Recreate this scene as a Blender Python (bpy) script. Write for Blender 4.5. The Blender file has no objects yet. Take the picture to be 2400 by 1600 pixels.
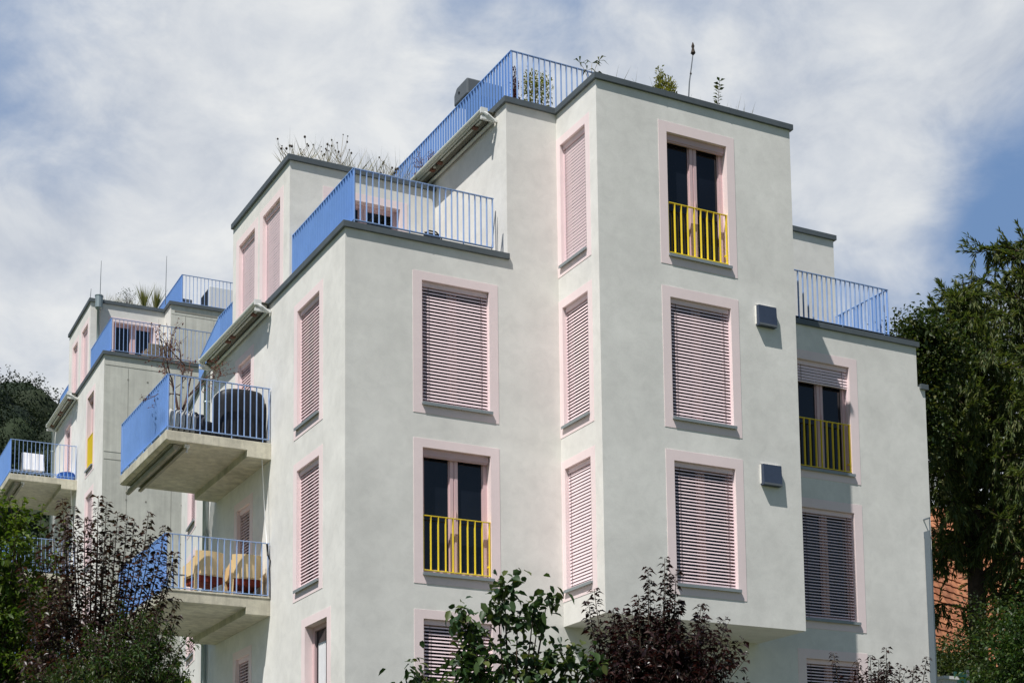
import bpy, math, random
import numpy as np
from mathutils import Vector

C = bpy.context.scene.collection
R = math.radians
rnd = random.Random(7)
rng = np.random.default_rng(11)

# ------------------------------------------------------------------ materials
def new_mat(name):
    m = bpy.data.materials.new(name); m.use_nodes = True
    nt = m.node_tree; nt.nodes.clear()
    out = nt.nodes.new('ShaderNodeOutputMaterial')
    b = nt.nodes.new('ShaderNodeBsdfPrincipled')
    nt.links.new(b.outputs[0], out.inputs[0])
    return m, nt, b, out

def N(nt, t, **kw):
    n = nt.nodes.new(t)
    for k, v in kw.items():
        if k in n.inputs: n.inputs[k].default_value = v
        else: setattr(n, k, v)
    return n

def noise(nt, vec, scale, detail=4, rough=.55, dist=0.):
    n = N(nt, 'ShaderNodeTexNoise', Scale=scale, Detail=detail, Roughness=rough, Distortion=dist)
    nt.links.new(vec, n.inputs['Vector']); return n.outputs['Fac']

def ramp(nt, fac, stops):
    r = nt.nodes.new('ShaderNodeValToRGB'); cr = r.color_ramp
    while len(cr.elements) < len(stops): cr.elements.new(.5)
    for e, (p, c) in zip(cr.elements, stops):
        e.position = p; e.color = (c, c, c, 1) if not hasattr(c, '__len__') else (*c, 1)
    nt.links.new(fac, r.inputs[0]); return r.outputs[0]

def mul(nt, a, b, fac=1.0, mode='MULTIPLY'):
    m = N(nt, 'ShaderNodeMix', data_type='RGBA', blend_type=mode)
    m.inputs[0].default_value = fac
    for s, v in ((6, a), (7, b)):
        if isinstance(v, tuple): m.inputs[s].default_value = (*v, 1) if len(v) == 3 else v
        else: nt.links.new(v, m.inputs[s])
    return m.outputs[2]

def obj_vec(nt, scale=(1, 1, 1)):
    tc = nt.nodes.new('ShaderNodeTexCoord')
    mp = nt.nodes.new('ShaderNodeMapping'); mp.inputs['Scale'].default_value = scale
    nt.links.new(tc.outputs['Object'], mp.inputs['Vector']); return mp.outputs['Vector']

def bump(nt, b, h, strength, dist):
    bp = N(nt, 'ShaderNodeBump', Strength=strength, Distance=dist)
    nt.links.new(h, bp.inputs['Height']); nt.links.new(bp.outputs[0], b.inputs['Normal'])

def surf_mat(name, col, rough=.85, mottle=.08, scale=1.0, fine=0., streak=0., bscale=90, bstr=.0, metallic=0., diff_rough=0., spec=.3):
    m, nt, b, out = new_mat(name)
    v = obj_vec(nt)
    n1 = noise(nt, v, .9*scale, 5, .6); n2 = noise(nt, v, 4.5*scale, 4, .6, .6)
    lo = tuple(c*(1-mottle) for c in col); hi = tuple(min(1, c*(1+mottle)) for c in col)
    c = ramp(nt, n1, [(.32, lo), (.68, hi)])
    c = mul(nt, c, ramp(nt, n2, [(.3, 1-mottle*.9), (.6, 1.)]))
    if streak:
        vs = obj_vec(nt, (5, 5, .35))
        c = mul(nt, c, ramp(nt, noise(nt, vs, 1.2, 5, .65), [(.35, 1-streak), (.6, 1.)]))
    if fine:
        c = mul(nt, c, ramp(nt, noise(nt, v, 60, 3, .7), [(.35, 1-fine), (.65, 1.)]))
    nt.links.new(c, b.inputs['Base Color'])
    b.inputs['Roughness'].default_value = rough; b.inputs['Metallic'].default_value = metallic
    b.inputs['Specular IOR Level'].default_value = spec
    if 'Diffuse Roughness' in b.inputs: b.inputs['Diffuse Roughness'].default_value = diff_rough
    if bstr: bump(nt, b, noise(nt, v, bscale, 3, .6), bstr, .004)
    return m

def leaf_mat(name, cols, trans=.35, rough=.5, tint=None):
    m, nt, b, out = new_mat(name)
    g = nt.nodes.new('ShaderNodeNewGeometry')
    stops = [(i/(len(cols)-1), c) for i, c in enumerate(cols)]
    c = ramp(nt, g.outputs['Random Per Island'], stops)
    nt.links.new(c, b.inputs['Base Color']); b.inputs['Roughness'].default_value = rough
    b.inputs['Specular IOR Level'].default_value = .35
    t = nt.nodes.new('ShaderNodeBsdfTranslucent')
    nt.links.new(mul(nt, c, tint or (1.15, 1.2, .6)), t.inputs['Color'])
    mx = nt.nodes.new('ShaderNodeMixShader'); mx.inputs[0].default_value = trans
    nt.links.new(b.outputs[0], mx.inputs[1]); nt.links.new(t.outputs[0], mx.inputs[2]); nt.links.new(mx.outputs[0], out.inputs[0])
    return m

M = {}
M['plaster'] = surf_mat('grey_render', (.835, .812, .762), .95, .085, 1.0, .05, .0, 140, .22, spec=.12)
M['pink'] = surf_mat('pink_paint', (.93, .775, .765), .9, .03, 1., .03, .0, 140, .12, spec=.15)
M['pink_frame'] = surf_mat('pink_frame_paint', (.70, .50, .51), .5, .03)
M['slat'] = surf_mat('blind_aluminium', (.92, .735, .755), .45, .03)
M['cord'] = surf_mat('blind_cord', (.10, .075, .08), .8, .02)
M['blue'] = surf_mat('blue_paint', (.235, .43, .86), .45, .05, 2., spec=.4)
M['blue_sunlit'] = surf_mat('blue_paint_sunlit', (.33, .47, .76), .45, .10, 3., spec=.4)  # same blue made paler: sunlight on the front-run bars put into the colour
M['yellow'] = surf_mat('yellow_paint', (.98, .73, .05), .45, .04, spec=.4)
M['coping'] = surf_mat('sheet_metal_grey', (.135, .155, .165), .5, .10, 1.5, 0, .06, metallic=.25)
M['sill'] = surf_mat('sill_metal', (.30, .335, .345), .5, .05, 2., metallic=.25)
M['concrete'] = surf_mat('balcony_concrete', (.66, .62, .50), .92, .17, 1.6, .10, .22, 70, .3, spec=.15)
M['concrete2'] = surf_mat('fair_faced_concrete', (.70, .69, .61), .92, .11, .9, .06, .14, 80, .25, spec=.15)
M['joint'] = surf_mat('joint_dark', (.30, .29, .25), .95, .1)
M['roofing'] = surf_mat('roof_gravel', (.24, .22, .19), .95, .25, 6, .3)
M['zinc'] = surf_mat('zinc_pipe', (.36, .42, .42), .4, .08, 3, metallic=.5)
M['vent'] = surf_mat('vent_steel', (.07, .09, .135), .35, .08, 3, metallic=.3)
M['hood'] = surf_mat('slate_grey_paint', (.135, .15, .165), .55, .05)
M['fin'] = surf_mat('shade_grey_fin', (.125, .155, .18), .7, .06)  # shade tone put into the colour of the added corner fin
M['awn_light'] = surf_mat('awning_profile', (.60, .62, .55), .5, .06)
M['awn_dark'] = surf_mat('awning_arm_dark', (.17, .165, .13), .6, .1)
M['awn_under'] = surf_mat('weathered_awning_case', (.34, .32, .26), .8, .15, 4)
M['awn_joint'] = surf_mat('awning_joint_brown', (.16, .07, .045), .6, .1)
M['white'] = surf_mat('white_plastic', (.78, .78, .76), .5, .03)
M['black'] = surf_mat('black_cover', (.012, .013, .016), .5, .3, 3, bscale=12, bstr=.5)
M['black2'] = surf_mat('black_plastic', (.016, .017, .018), .45, .15, 4)
M['chair'] = surf_mat('apricot_plastic', (.84, .60, .30), .5, .05, 4)
M['seat_red'] = surf_mat('rust_red_cushion', (.20, .03, .012), .9, .15, 6)
M['grey_fab'] = surf_mat('grey_fabric', (.46, .45, .41), .9, .08, 8)
M['dark_fab'] = surf_mat('charcoal_fabric', (.05, .05, .06), .9, .1, 8)
M['soil'] = surf_mat('dark_soil', (.03, .022, .016), .95, .3, 8)
M['cloth'] = surf_mat('white_cloth', (.80, .79, .80), .9, .04, 6)
M['bagblue'] = surf_mat('blue_bag', (.09, .24, .74), .6, .15, 8)
M['red'] = surf_mat('red_plastic', (.62, .03, .025), .4, .05)
M['wicker'] = surf_mat('wicker', (.24, .20, .15), .8, .25, 18)
M['wood_br'] = surf_mat('brown_wood', (.15, .075, .055), .7, .15, 6)
M['bark'] = surf_mat('bark', (.075, .052, .038), .95, .35, 9, bscale=30, bstr=.5)
M['bark_red'] = surf_mat('bark_reddish', (.13, .075, .06), .9, .3, 9)
M['dry'] = surf_mat('dry_stem', (.44, .38, .28), .95, .15, 9)
M['dry_head'] = surf_mat('dry_seed_head', (.07, .055, .045), .95, .2, 20)
M['tile'] = None
M['lf_purple'] = leaf_mat('plum_leaves', [(.010, .008, .008), (.024, .011, .013), (.038, .018, .018), (.020, .018, .012), (.085, .048, .042)], .2, .32, (1.6, .55, .5))
M['lf_purple_g'] = leaf_mat('plum_leaves_greenish', [(.024, .014, .015), (.045, .021, .022), (.04, .045, .018), (.095, .06, .05), (.03, .019, .019)], .3, .36, (1.5, .8, .5))
M['lf_big'] = leaf_mat('quince_leaves', [(.02, .044, .02), (.034, .07, .026), (.048, .088, .03), (.07, .11, .032), (.12, .14, .04)], .26, .4)
M['lf_green'] = leaf_mat('shrub_leaves', [(.015, .04, .009), (.03, .07, .014), (.055, .10, .02), (.022, .045, .012), (.10, .13, .03)], .35, .45)
M['lf_lime'] = leaf_mat('lime_leaves', [(.035, .08, .012), (.085, .14, .018), (.15, .20, .026), (.05, .10, .015)], .45, .5)
M['lf_conifer'] = leaf_mat('conifer_needles', [(.038, .068, .022), (.072, .108, .030), (.11, .145, .04), (.17, .18, .055), (.05, .082, .028)], .38, .55)
M['lf_dark'] = leaf_mat('dark_leaves', [(.022, .042, .014), (.04, .07, .018), (.065, .09, .024), (.03, .05, .016), (.12, .12, .034)], .32, .5)
M['lf_forest'] = leaf_mat('forest_leaves', [(.011, .023, .013), (.017, .033, .015), (.028, .045, .017), (.013, .025, .015), (.045, .056, .018)], .12, .85)
M['lf_red'] = leaf_mat('reddish_dry_leaves', [(.12, .045, .04), (.20, .09, .06), (.075, .035, .035), (.22, .13, .08)], .35, .6, (1.4, .8, .6))
M['lf_olive'] = leaf_mat('olive_bush_leaves', [(.16, .18, .03), (.26, .25, .045), (.10, .12, .03), (.34, .30, .06)], .45, .6)
M['lf_darkred'] = leaf_mat('dark_red_leaves', [(.06, .015, .015), (.10, .025, .02), (.04, .012, .014)], .3, .6, (1.4, .6, .5))
M['lf_yellow'] = leaf_mat('yellow_green_blades', [(.22, .24, .06), (.30, .28, .10), (.16, .18, .05)], .4, .6)
M['grass'] = leaf_mat('grass_blades', [(.03, .06, .012), (.06, .10, .02), (.12, .13, .04)], .3, .6)
M['dry_grass'] = leaf_mat('dry_grass_blades', [(.40, .36, .25), (.55, .49, .36), (.30, .29, .17)], .5, .8)

def glass_mat():
    m, nt, b, out = new_mat('dark_window_glass')
    v = obj_vec(nt)
    c = ramp(nt, noise(nt, v, .7, 2), [(.3, (.004, .005, .008)), (.7, (.010, .013, .02))])
    nt.links.new(c, b.inputs['Base Color']); b.inputs['Roughness'].default_value = .02
    b.inputs['IOR'].default_value = 1.5
    bump(nt, b, noise(nt, v, 1.3, 2), .02, .01)
    return m
M['glass'] = glass_mat()

def tile_mat():
    m, nt, b, out = new_mat('clay_roof_tiles')
    v = obj_vec(nt)
    vv = obj_vec(nt, (4.2, 4.2, 4.2))
    vo = N(nt, 'ShaderNodeTexVoronoi', Scale=1.0, feature='F1'); nt.links.new(vv, vo.inputs['Vector'])
    c = ramp(nt, vo.outputs['Color'], [(.15, (.34, .125, .06)), (.5, (.50, .21, .10)), (.9, (.42, .17, .09))])
    c = mul(nt, c, ramp(nt, noise(nt, v, 1.5, 5, .65), [(.3, .55), (.6, 1.)]))
    nt.links.new(c, b.inputs['Base Color']); b.inputs['Roughness'].default_value = .9
    return m
M['tile'] = tile_mat()

def ground_mat():
    m, nt, b, out = new_mat('lawn_ground')
    v = obj_vec(nt)
    c = ramp(nt, noise(nt, v, .35, 6, .65), [(.3, (.035, .055, .016)), (.5, (.06, .085, .022)), (.7, (.11, .10, .05))])
    c = mul(nt, c, ramp(nt, noise(nt, v, 9, 4, .7), [(.3, .6), (.65, 1.)]))
    nt.links.new(c, b.inputs['Base Color']); b.inputs['Roughness'].default_value = 1.
    return m
M['ground'] = ground_mat()
M['hill'] = surf_mat('wooded_hill', (.022, .034, .014), 1., .3, .05)
M['asphalt'] = surf_mat('asphalt', (.055, .055, .056), .95, .15, 2, .25)
M['paving'] = surf_mat('paving', (.13, .125, .11), .95, .12, 2, .15)

# ------------------------------------------------------------------ mesh helpers
class Frame:
    """u runs along the wall, d outwards from it, z up"""
    def __init__(s, o, u, n): s.o, s.u, s.n = o, u, n
    def p(s, u, d, z): return (s.o[0]+u*s.u[0]+d*s.n[0], s.o[1]+u*s.u[1]+d*s.n[1], z)
WORLD = Frame((0, 0), (1, 0), (0, 1))

class MB:
    def __init__(s): s.v, s.f, s.m = [], [], []
    def poly(s, pts, m=0):
        i = len(s.v); s.v.extend(pts); s.f.append(tuple(range(i, i+len(pts)))); s.m.append(m)
    def box(s, F, u0, u1, d0, d1, z0, z1, m=0):
        i = len(s.v)
        s.v.extend([F.p(u, d, z) for z in (z0, z1) for u, d in ((u0, d0), (u1, d0), (u1, d1), (u0, d1))])
        for q in ((0, 3, 2, 1), (4, 5, 6, 7), (0, 1, 5, 4), (1, 2, 6, 5), (2, 3, 7, 6), (3, 0, 4, 7)):
            s.f.append(tuple(i+k for k in q)); s.m.append(m)
        return s
    def prism(s, pts, z0, z1, m=0):
        n = len(pts); i = len(s.v)
        s.v.extend([(x, y, z0) for x, y in pts] + [(x, y, z1) for x, y in pts])
        s.f.append(tuple(i+n-1-k for k in range(n))); s.f.append(tuple(i+n+k for k in range(n))); s.m += [m, m]
        for k in range(n):
            j = (k+1) % n; s.f.append((i+k, i+j, i+n+j, i+n+k)); s.m.append(m)
    def tube(s, pts, rads, n=6, m=0, cap=True):
        i0 = len(s.v); P = [Vector(p) for p in pts]
        rads = [float(q) for q in rads] if hasattr(rads, '__len__') else [float(rads)]*len(P)
        for k, p in enumerate(P):
            t = (P[min(k+1, len(P)-1)]-P[max(k-1, 0)]).normalized()
            a = t.cross(Vector((0, 0, 1))) if abs(t.z) < .95 else t.cross(Vector((1, 0, 0)))
            a.normalize(); b = t.cross(a)
            for j in range(n):
                an = 2*math.pi*j/n; s.v.append(tuple(p+rads[k]*(math.cos(an)*a+math.sin(an)*b)))
        for k in range(len(P)-1):
            for j in range(n):
                q = (j+1) % n
                s.f.append((i0+k*n+j, i0+k*n+q, i0+(k+1)*n+q, i0+(k+1)*n+j)); s.m.append(m)
        if cap:
            s.f.append(tuple(i0+j for j in range(n))); s.f.append(tuple(i0+(len(P)-1)*n+n-1-j for j in range(n))); s.m += [m, m]
        return s
    def lathe(s, c, prof, n=20, m=0):
        i0 = len(s.v)
        for r, z in prof:
            for j in range(n):
                a = 2*math.pi*j/n; s.v.append((c[0]+r*math.cos(a), c[1]+r*math.sin(a), c[2]+z))
        for k in range(len(prof)-1):
            for j in range(n):
                q = (j+1) % n; s.f.append((i0+k*n+j, i0+k*n+q, i0+(k+1)*n+q, i0+(k+1)*n+j)); s.m.append(m)
        s.f.append(tuple(i0+n-1-j for j in range(n))); s.f.append(tuple(i0+(len(prof)-1)*n+j for j in range(n))); s.m += [m, m]
        return s
    def build(s, name, mats, parent=None, smooth=False, bevel=0.):
        me = bpy.data.meshes.new(name); me.from_pydata(s.v, [], s.f)
        if not isinstance(mats, (list, tuple)): mats = [mats]
        for mt in mats: me.materials.append(M[mt] if isinstance(mt, str) else mt)
        if len(mats) > 1: me.polygons.foreach_set('material_index', s.m)
        if smooth: me.polygons.foreach_set('use_smooth', [True]*len(me.polygons))
        me.update()
        o = bpy.data.objects.new(name, me); C.objects.link(o)
        if parent is not None: o.parent = parent
        if bevel:
            md = o.modifiers.new('bevel', 'BEVEL'); md.width = bevel; md.segments = 2; md.limit_method = 'ANGLE'
        return o

def tag(o, label=None, cat=None, group=None, kind=None):
    if label: o['label'] = label
    if cat: o['category'] = cat
    if group: o['group'] = group
    if kind: o['kind'] = kind
    return o

def empty(name, loc, label, cat, group=None, rz=0.):
    o = bpy.data.objects.new(name, None); C.objects.link(o)
    o.location = loc; o.rotation_euler = (0, 0, rz); o.empty_display_size = .2
    return tag(o, label, cat, group)

def copy_tree(o, parent=None):
    c = o.copy(); C.objects.link(c); c.parent = parent
    for ch in list(o.children): copy_tree(ch, c)
    return c

# ------------------------------------------------------------------ leaves
def leaf_mesh(P, D, L, W, droop=.25, name='foliage', mat='lf_green', parent=None, fold=.25, four=True, extra=None):
    """one small folded leaf per row of P, pointing along D"""
    P = np.asarray(P, float); n = len(P)
    D = np.asarray(D, float); D /= np.linalg.norm(D, axis=1, keepdims=True)+1e-9
    L = np.broadcast_to(np.asarray(L, float), (n,))[:, None]; W = np.broadcast_to(np.asarray(W, float), (n,))[:, None]
    up = rng.normal(size=(n, 3))*.45 + np.array([0, 0, 1.])
    S = np.cross(D, up); S /= np.linalg.norm(S, axis=1, keepdims=True)+1e-9
    Nn = np.cross(S, D)
    mid = P + D*L*.5; tip = P + D*L - np.array([0, 0, 1.])*L*droop
    l = mid - S*W*.5 + Nn*W*fold; r = mid + S*W*.5 + Nn*W*fold
    k = np.arange(n)[:, None]
    if four == 'round':
        dn = np.array([0, 0, -1.])*L*droop
        m1 = P+D*L*.32+dn*.1; m2 = P+D*L*.70+dn*.45
        V = np.stack([P, m1-S*W*.46+Nn*W*fold, m1, m1+S*W*.46+Nn*W*fold, m2-S*W*.40+Nn*W*fold, m2, m2+S*W*.40+Nn*W*fold, tip], 1).reshape(-1, 3)
        F = np.concatenate([k*8+np.array(q) for q in ((0, 3, 2), (0, 2, 1), (2, 3, 6), (2, 6, 5), (1, 2, 5), (1, 5, 4), (5, 6, 7), (5, 7, 4))], 1).reshape(-1, 3)
    elif four:
        V = np.stack([P, l, mid, r, tip], 1).reshape(-1, 3)
        F = np.concatenate([k*5+np.array(q) for q in ((0, 3, 2), (0, 2, 1), (2, 3, 4), (2, 4, 1))], 1).reshape(-1, 3)
    else:
        V = np.stack([P, l, tip, r], 1).reshape(-1, 3)
        F = np.concatenate([k*4+np.array(q) for q in ((0, 3, 2), (0, 2, 1))], 1).reshape(-1, 3)
    if extra is not None: F = np.concatenate([F, extra[1]+len(V)]); V = np.concatenate([V, extra[0]])
    me = bpy.data.meshes.new(name)
    me.vertices.add(len(V)); me.vertices.foreach_set('co', V.ravel())
    me.loops.add(len(F)*3); me.loops.foreach_set('vertex_index', F.ravel().astype(np.int32))
    me.polygons.add(len(F)); me.polygons.foreach_set('loop_start', np.arange(0, len(F)*3, 3, dtype=np.int32))
    me.polygons.foreach_set('loop_total', np.full(len(F), 3, dtype=np.int32))
    me.materials.append(M[mat]); me.update(calc_edges=True); me.validate()
    o = bpy.data.objects.new(name, me); C.objects.link(o)
    if parent is not None: o.parent = parent
    return o

def bez(a, b, c, n=8):
    a, b, c = map(np.asarray, (a, b, c)); t = np.linspace(0, 1, n)[:, None]
    return (1-t)**2*a + 2*t*(1-t)*b + t*t*c

def in_ellipsoids(n, ells):
    """ells: (cx,cy,cz, rx,ry,rz) ; volume-weighted random points, denser to the outside"""
    w = np.array([e[3]*e[4]*e[5] for e in ells]); w = w/w.sum()
    idx = rng.choice(len(ells), n, p=w); E = np.array(ells)[idx]
    d = rng.normal(size=(n, 3)); d /= np.linalg.norm(d, axis=1, keepdims=True)
    r = rng.random((n, 1))**.45
    return E[:, :3] + d*r*E[:, 3:], d

def shoot_tree(root, base, fork, tips, ells, n_twig, leaf, per_twig, mat, bark='bark', trunk_r=.06, twig=.4, tip_frac=.55, step=.022, updraft=.8, droop=.25):
    """trunk and limbs to every listed shoot tip, leaves set along the shoots, leafy twigs in the body of the crown"""
    mb = MB(); L, W = leaf
    base = np.array(base, float); fork = np.array(fork, float)
    pts = bez(base, (base+fork)/2+np.array([.06, .03, 0]), fork, 6)
    mb.tube(pts, np.linspace(trunk_r, trunk_r*.7, 6), 8)
    P, D = [], []
    for tp in tips:
        tp = np.array(tp, float)
        mid = fork*.45+tp*.55 + np.array([(tp[0]-fork[0])*.18, (tp[1]-fork[1])*.18, -.18*np.linalg.norm(tp-fork)])
        c = bez(fork, mid, tp, 12); ln = np.linalg.norm(np.diff(c, axis=0), axis=1).sum()
        mb.tube(c, np.linspace(trunk_r*.42, .003, 12), 5, cap=False)
        k = int(ln*tip_frac/step)
        ts = 1-np.linspace(0, tip_frac, k)**1.15 if k > 1 else np.array([1.])
        for t in ts:
            q = (1-t)**2*fork+2*t*(1-t)*mid+t*t*tp; a = 2*(1-t)*(mid-fork)+2*t*(tp-mid); a /= np.linalg.norm(a)
            sp = .035+.10*(1-t)
            for _ in range(2):
                o = rng.normal(size=3); o -= a*(o@a); o /= np.linalg.norm(o)
                P.append(q+o*sp*rng.random()*.6); D.append(o+a*.5*rng.random()+np.array([0, 0, -.25]))
    T, dirs = in_ellipsoids(n_twig, ells)
    for q, d in zip(T, dirs):
        a = d*.6+rng.normal(size=3)*.35+np.array([0, 0, updraft]); a /= np.linalg.norm(a)
        ln = twig*(.6+.8*rng.random()); e = q+a*ln
        mb.tube([q, e], [.006, .002], 3, cap=False)
        for t in rng.random(per_twig):
            o = rng.normal(size=3); o -= a*(o@a); o /= np.linalg.norm(o)
            P.append(q+a*ln*t+o*.02); D.append(o+a*.45+np.array([0, 0, -.2]))
    for q in T[:len(T)//5]:
        mb.tube(bez(fork, (fork+q)/2+np.array([0, 0, -.1]), q, 5), np.linspace(trunk_r*.3, .005, 5), 4, cap=False)
    mb.build('trunk', bark, root, smooth=True)
    P = np.array(P); s = .65+.6*rng.random(len(P))
    leaf_mesh(P, np.array(D), L*s, W*s, droop, 'crown', mat, root)

# ------------------------------------------------------------------ facade pieces
def facade(mb, F, u0, u1, z0, z1, openings=(), m=0):
    us = sorted({u0, u1, *[a for o in openings for a in o[:2] if u0 < a < u1]})
    zs = sorted({z0, z1, *[a for o in openings for a in o[2:4] if z0 < a < z1]})
    for i in range(len(us)-1):
        for j in range(len(zs)-1):
            uc, zc = (us[i]+us[i+1])/2, (zs[j]+zs[j+1])/2
            if any(o[0] < uc < o[1] and o[2] < zc < o[3] for o in openings): continue
            mb.poly([F.p(us[i], 0, zs[j]), F.p(us[i+1], 0, zs[j]), F.p(us[i+1], 0, zs[j+1]), F.p(us[i], 0, zs[j+1])], m)

REV = .20
def slat_blind(F, a, b, z0, z1, tilt, parent, d=-.085, pitch=.057, w=.062, lowered=1.0):
    mb = MB(); zt = z1-.09; zb = z0+.03+(1-lowered)*(zt-z0)
    mb.box(F, a+.012, b-.012, d-.035, d+.035, z1-.085, z1-.004, 0)
    n = int((zt-zb)/pitch); rev = tilt > 1; hv = pitch*(tilt-1 if rev else tilt)
    for k in range(n):
        zc = zt-.03-pitch*k; jt = rnd.uniform(-.0012, .0012); up, lo = zc+hv*.4+jt, zc-hv*.6+jt
        prof = [(d-.030, up+.004), (d-.004, up+.005), (d+.012, up), (d+.012+hv*(.27 if not rev else -.16), lo)]
        for q in range(3):
            (d0, s0), (d1, s1) = prof[q], prof[q+1]
            mb.poly([F.p(a+.012, d0, s0), F.p(b-.012, d0, s0), F.p(b-.012, d1, s1), F.p(a+.012, d1, s1)], 0)
    mb.box(F, a+.012, b-.012, d-.02, d+.02, zt-.02-pitch*n-.02, zt-.02-pitch*n+.005, 0)
    for u in (a+(b-a)*.11, b-(b-a)*.11):
        mb.box(F, u-.003, u+.003, d+.034, d+.037, zb, zt, 1)
    for u0, u1 in ((a+.001, a+.011), (b-.011, b-.001)):      # side guide rails
        mb.box(F, u0, u1, d-.02, d+.02, z0+.02, z1-.09, 0)
    return mb.build('blind', ['slat', 'cord'], parent)

def guard_rail(F, a, b, z0, z1, parent, d=-.035, n=9):
    mb = MB()
    mb.box(F, a+.004, b-.004, d-.02, d+.02, z1-.012, z1)
    mb.box(F, a+.004, b-.004, d-.02, d+.02, z0+.05, z0+.062)
    for k in range(n+1):
        u = a+.02+(b-a-.04)*k/n
        mb.box(F, u-.006, u+.006, d-.02, d+.02, z0+.062, z1-.012)
    for u in (a+.03, b-.03): mb.box(F, u-.012, u+.012, d-.06, d-.02, z0+.2, z0+.23)
    return mb.build('guard_rail', 'yellow', parent)

def window(F, a, b, z0, z1, parent, kind='blind', tilt=.55, lowered=1., bt=.145, bs=.165, bb=.18, sill=True, sides=(True, True), double=True, rail_h=.96):
    e = .006; A, B, T, Z = a-(bs if sides[0] else 0), b+(bs if sides[1] else 0), z1+bt, z0-bb
    mb = MB()
    q = lambda u0, u1, s0, s1: mb.poly([F.p(u0, e, s0), F.p(u1, e, s0), F.p(u1, e, s1), F.p(u0, e, s1)])
    q(A, B, z1, T); q(A, B, Z, z0)
    if sides[0]: q(A, a, z0, z1)
    if sides[1]: q(b, B, z0, z1)
    for (p0, p1) in (((A, Z), (B, Z)), ((B, Z), (B, T)), ((B, T), (A, T)), ((A, T), (A, Z))):
        mb.poly([F.p(p0[0], e, p0[1]), F.p(p1[0], e, p1[1]), F.p(p1[0], -.003, p1[1]), F.p(p0[0], -.003, p0[1])])
    for (p0, p1) in (((a, z0), (b, z0)), ((b, z0), (b, z1)), ((b, z1), (a, z1)), ((a, z1), (a, z0))):
        mb.poly([F.p(p0[0], e, p0[1]), F.p(p1[0], e, p1[1]), F.p(p1[0], -REV, p1[1]), F.p(p0[0], -REV, p0[1])])
    w = mb.build('window', 'pink', parent)
    fr = MB(); f0, f1 = -REV, -REV+.06; fw = .075
    fr.box(F, a, a+fw, f0, f1, z0, z1); fr.box(F, b-fw, b, f0, f1, z0, z1)
    fr.box(F, a+fw, b-fw, f0, f1, z1-fw, z1); fr.box(F, a+fw, b-fw, f0, f1, z0, z0+fw)
    mids = []
    if double:
        c = (a+b)/2; fr.box(F, c-.07, c-.012, f0, f1+.012, z0+fw, z1-fw); fr.box(F, c+.012, c+.07, f0, f1+.012, z0+fw, z1-fw)
        fr.box(F, c-.012, c+.012, f0, f1, z0+fw, z1-fw)
        mids = [(a+fw, c-.07), (c+.07, b-fw)]
        for u0, u1 in mids:                                   # glazing beads
            fr.box(F, u0, u0+.018, f0, f1-.02, z0+fw, z1-fw); fr.box(F, u1-.018, u1, f0, f1-.02, z0+fw, z1-fw)
            fr.box(F, u0+.018, u1-.018, f0, f1-.02, z1-fw-.018, z1-fw); fr.box(F, u0+.018, u1-.018, f0, f1-.02, z0+fw, z0+fw+.03)
        fr.box(F, c+.018, c+.032, f1+.012, f1+.03, z0+1.0, z0+1.12)
    else:
        mids = [(a+fw, b-fw)]
    fr.build('frame', 'pink_frame', w)
    g = MB()
    for u0, u1 in mids: g.poly([F.p(u0, f0+.02, z0+fw), F.p(u1, f0+.02, z0+fw), F.p(u1, f0+.02, z1-fw), F.p(u0, f0+.02, z1-fw)])
    g.build('pane', 'glass', w)
    if kind == 'blind': slat_blind(F, a, b, z0, z1, tilt, w, lowered=lowered)
    elif kind in ('rail', 'rail_blind'):
        if kind == 'rail_blind':
            slat_blind(F, a, b, z0, z1, .92, w, lowered=lowered)
        else:
            h = MB(); h.box(F, a+.01, b-.01, -.135, -.06, z1-.11, z1-.003); h.box(F, a+.02, b-.02, -.115, -.075, z1-.135, z1-.11)
            h.build('blind', 'pink_frame', w)
        guard_rail(F, a, b, z0, z0+rail_h, w)
    if sill:
        s = MB(); s.box(F, a-.012, b+.035, -REV+.06, .045, z0-.028, z0+.004); s.box(F, a-.012, b+.035, .045, .052, z0-.045, z0+.006)
        s.build('sill', 'sill', w)
    return w

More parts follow.
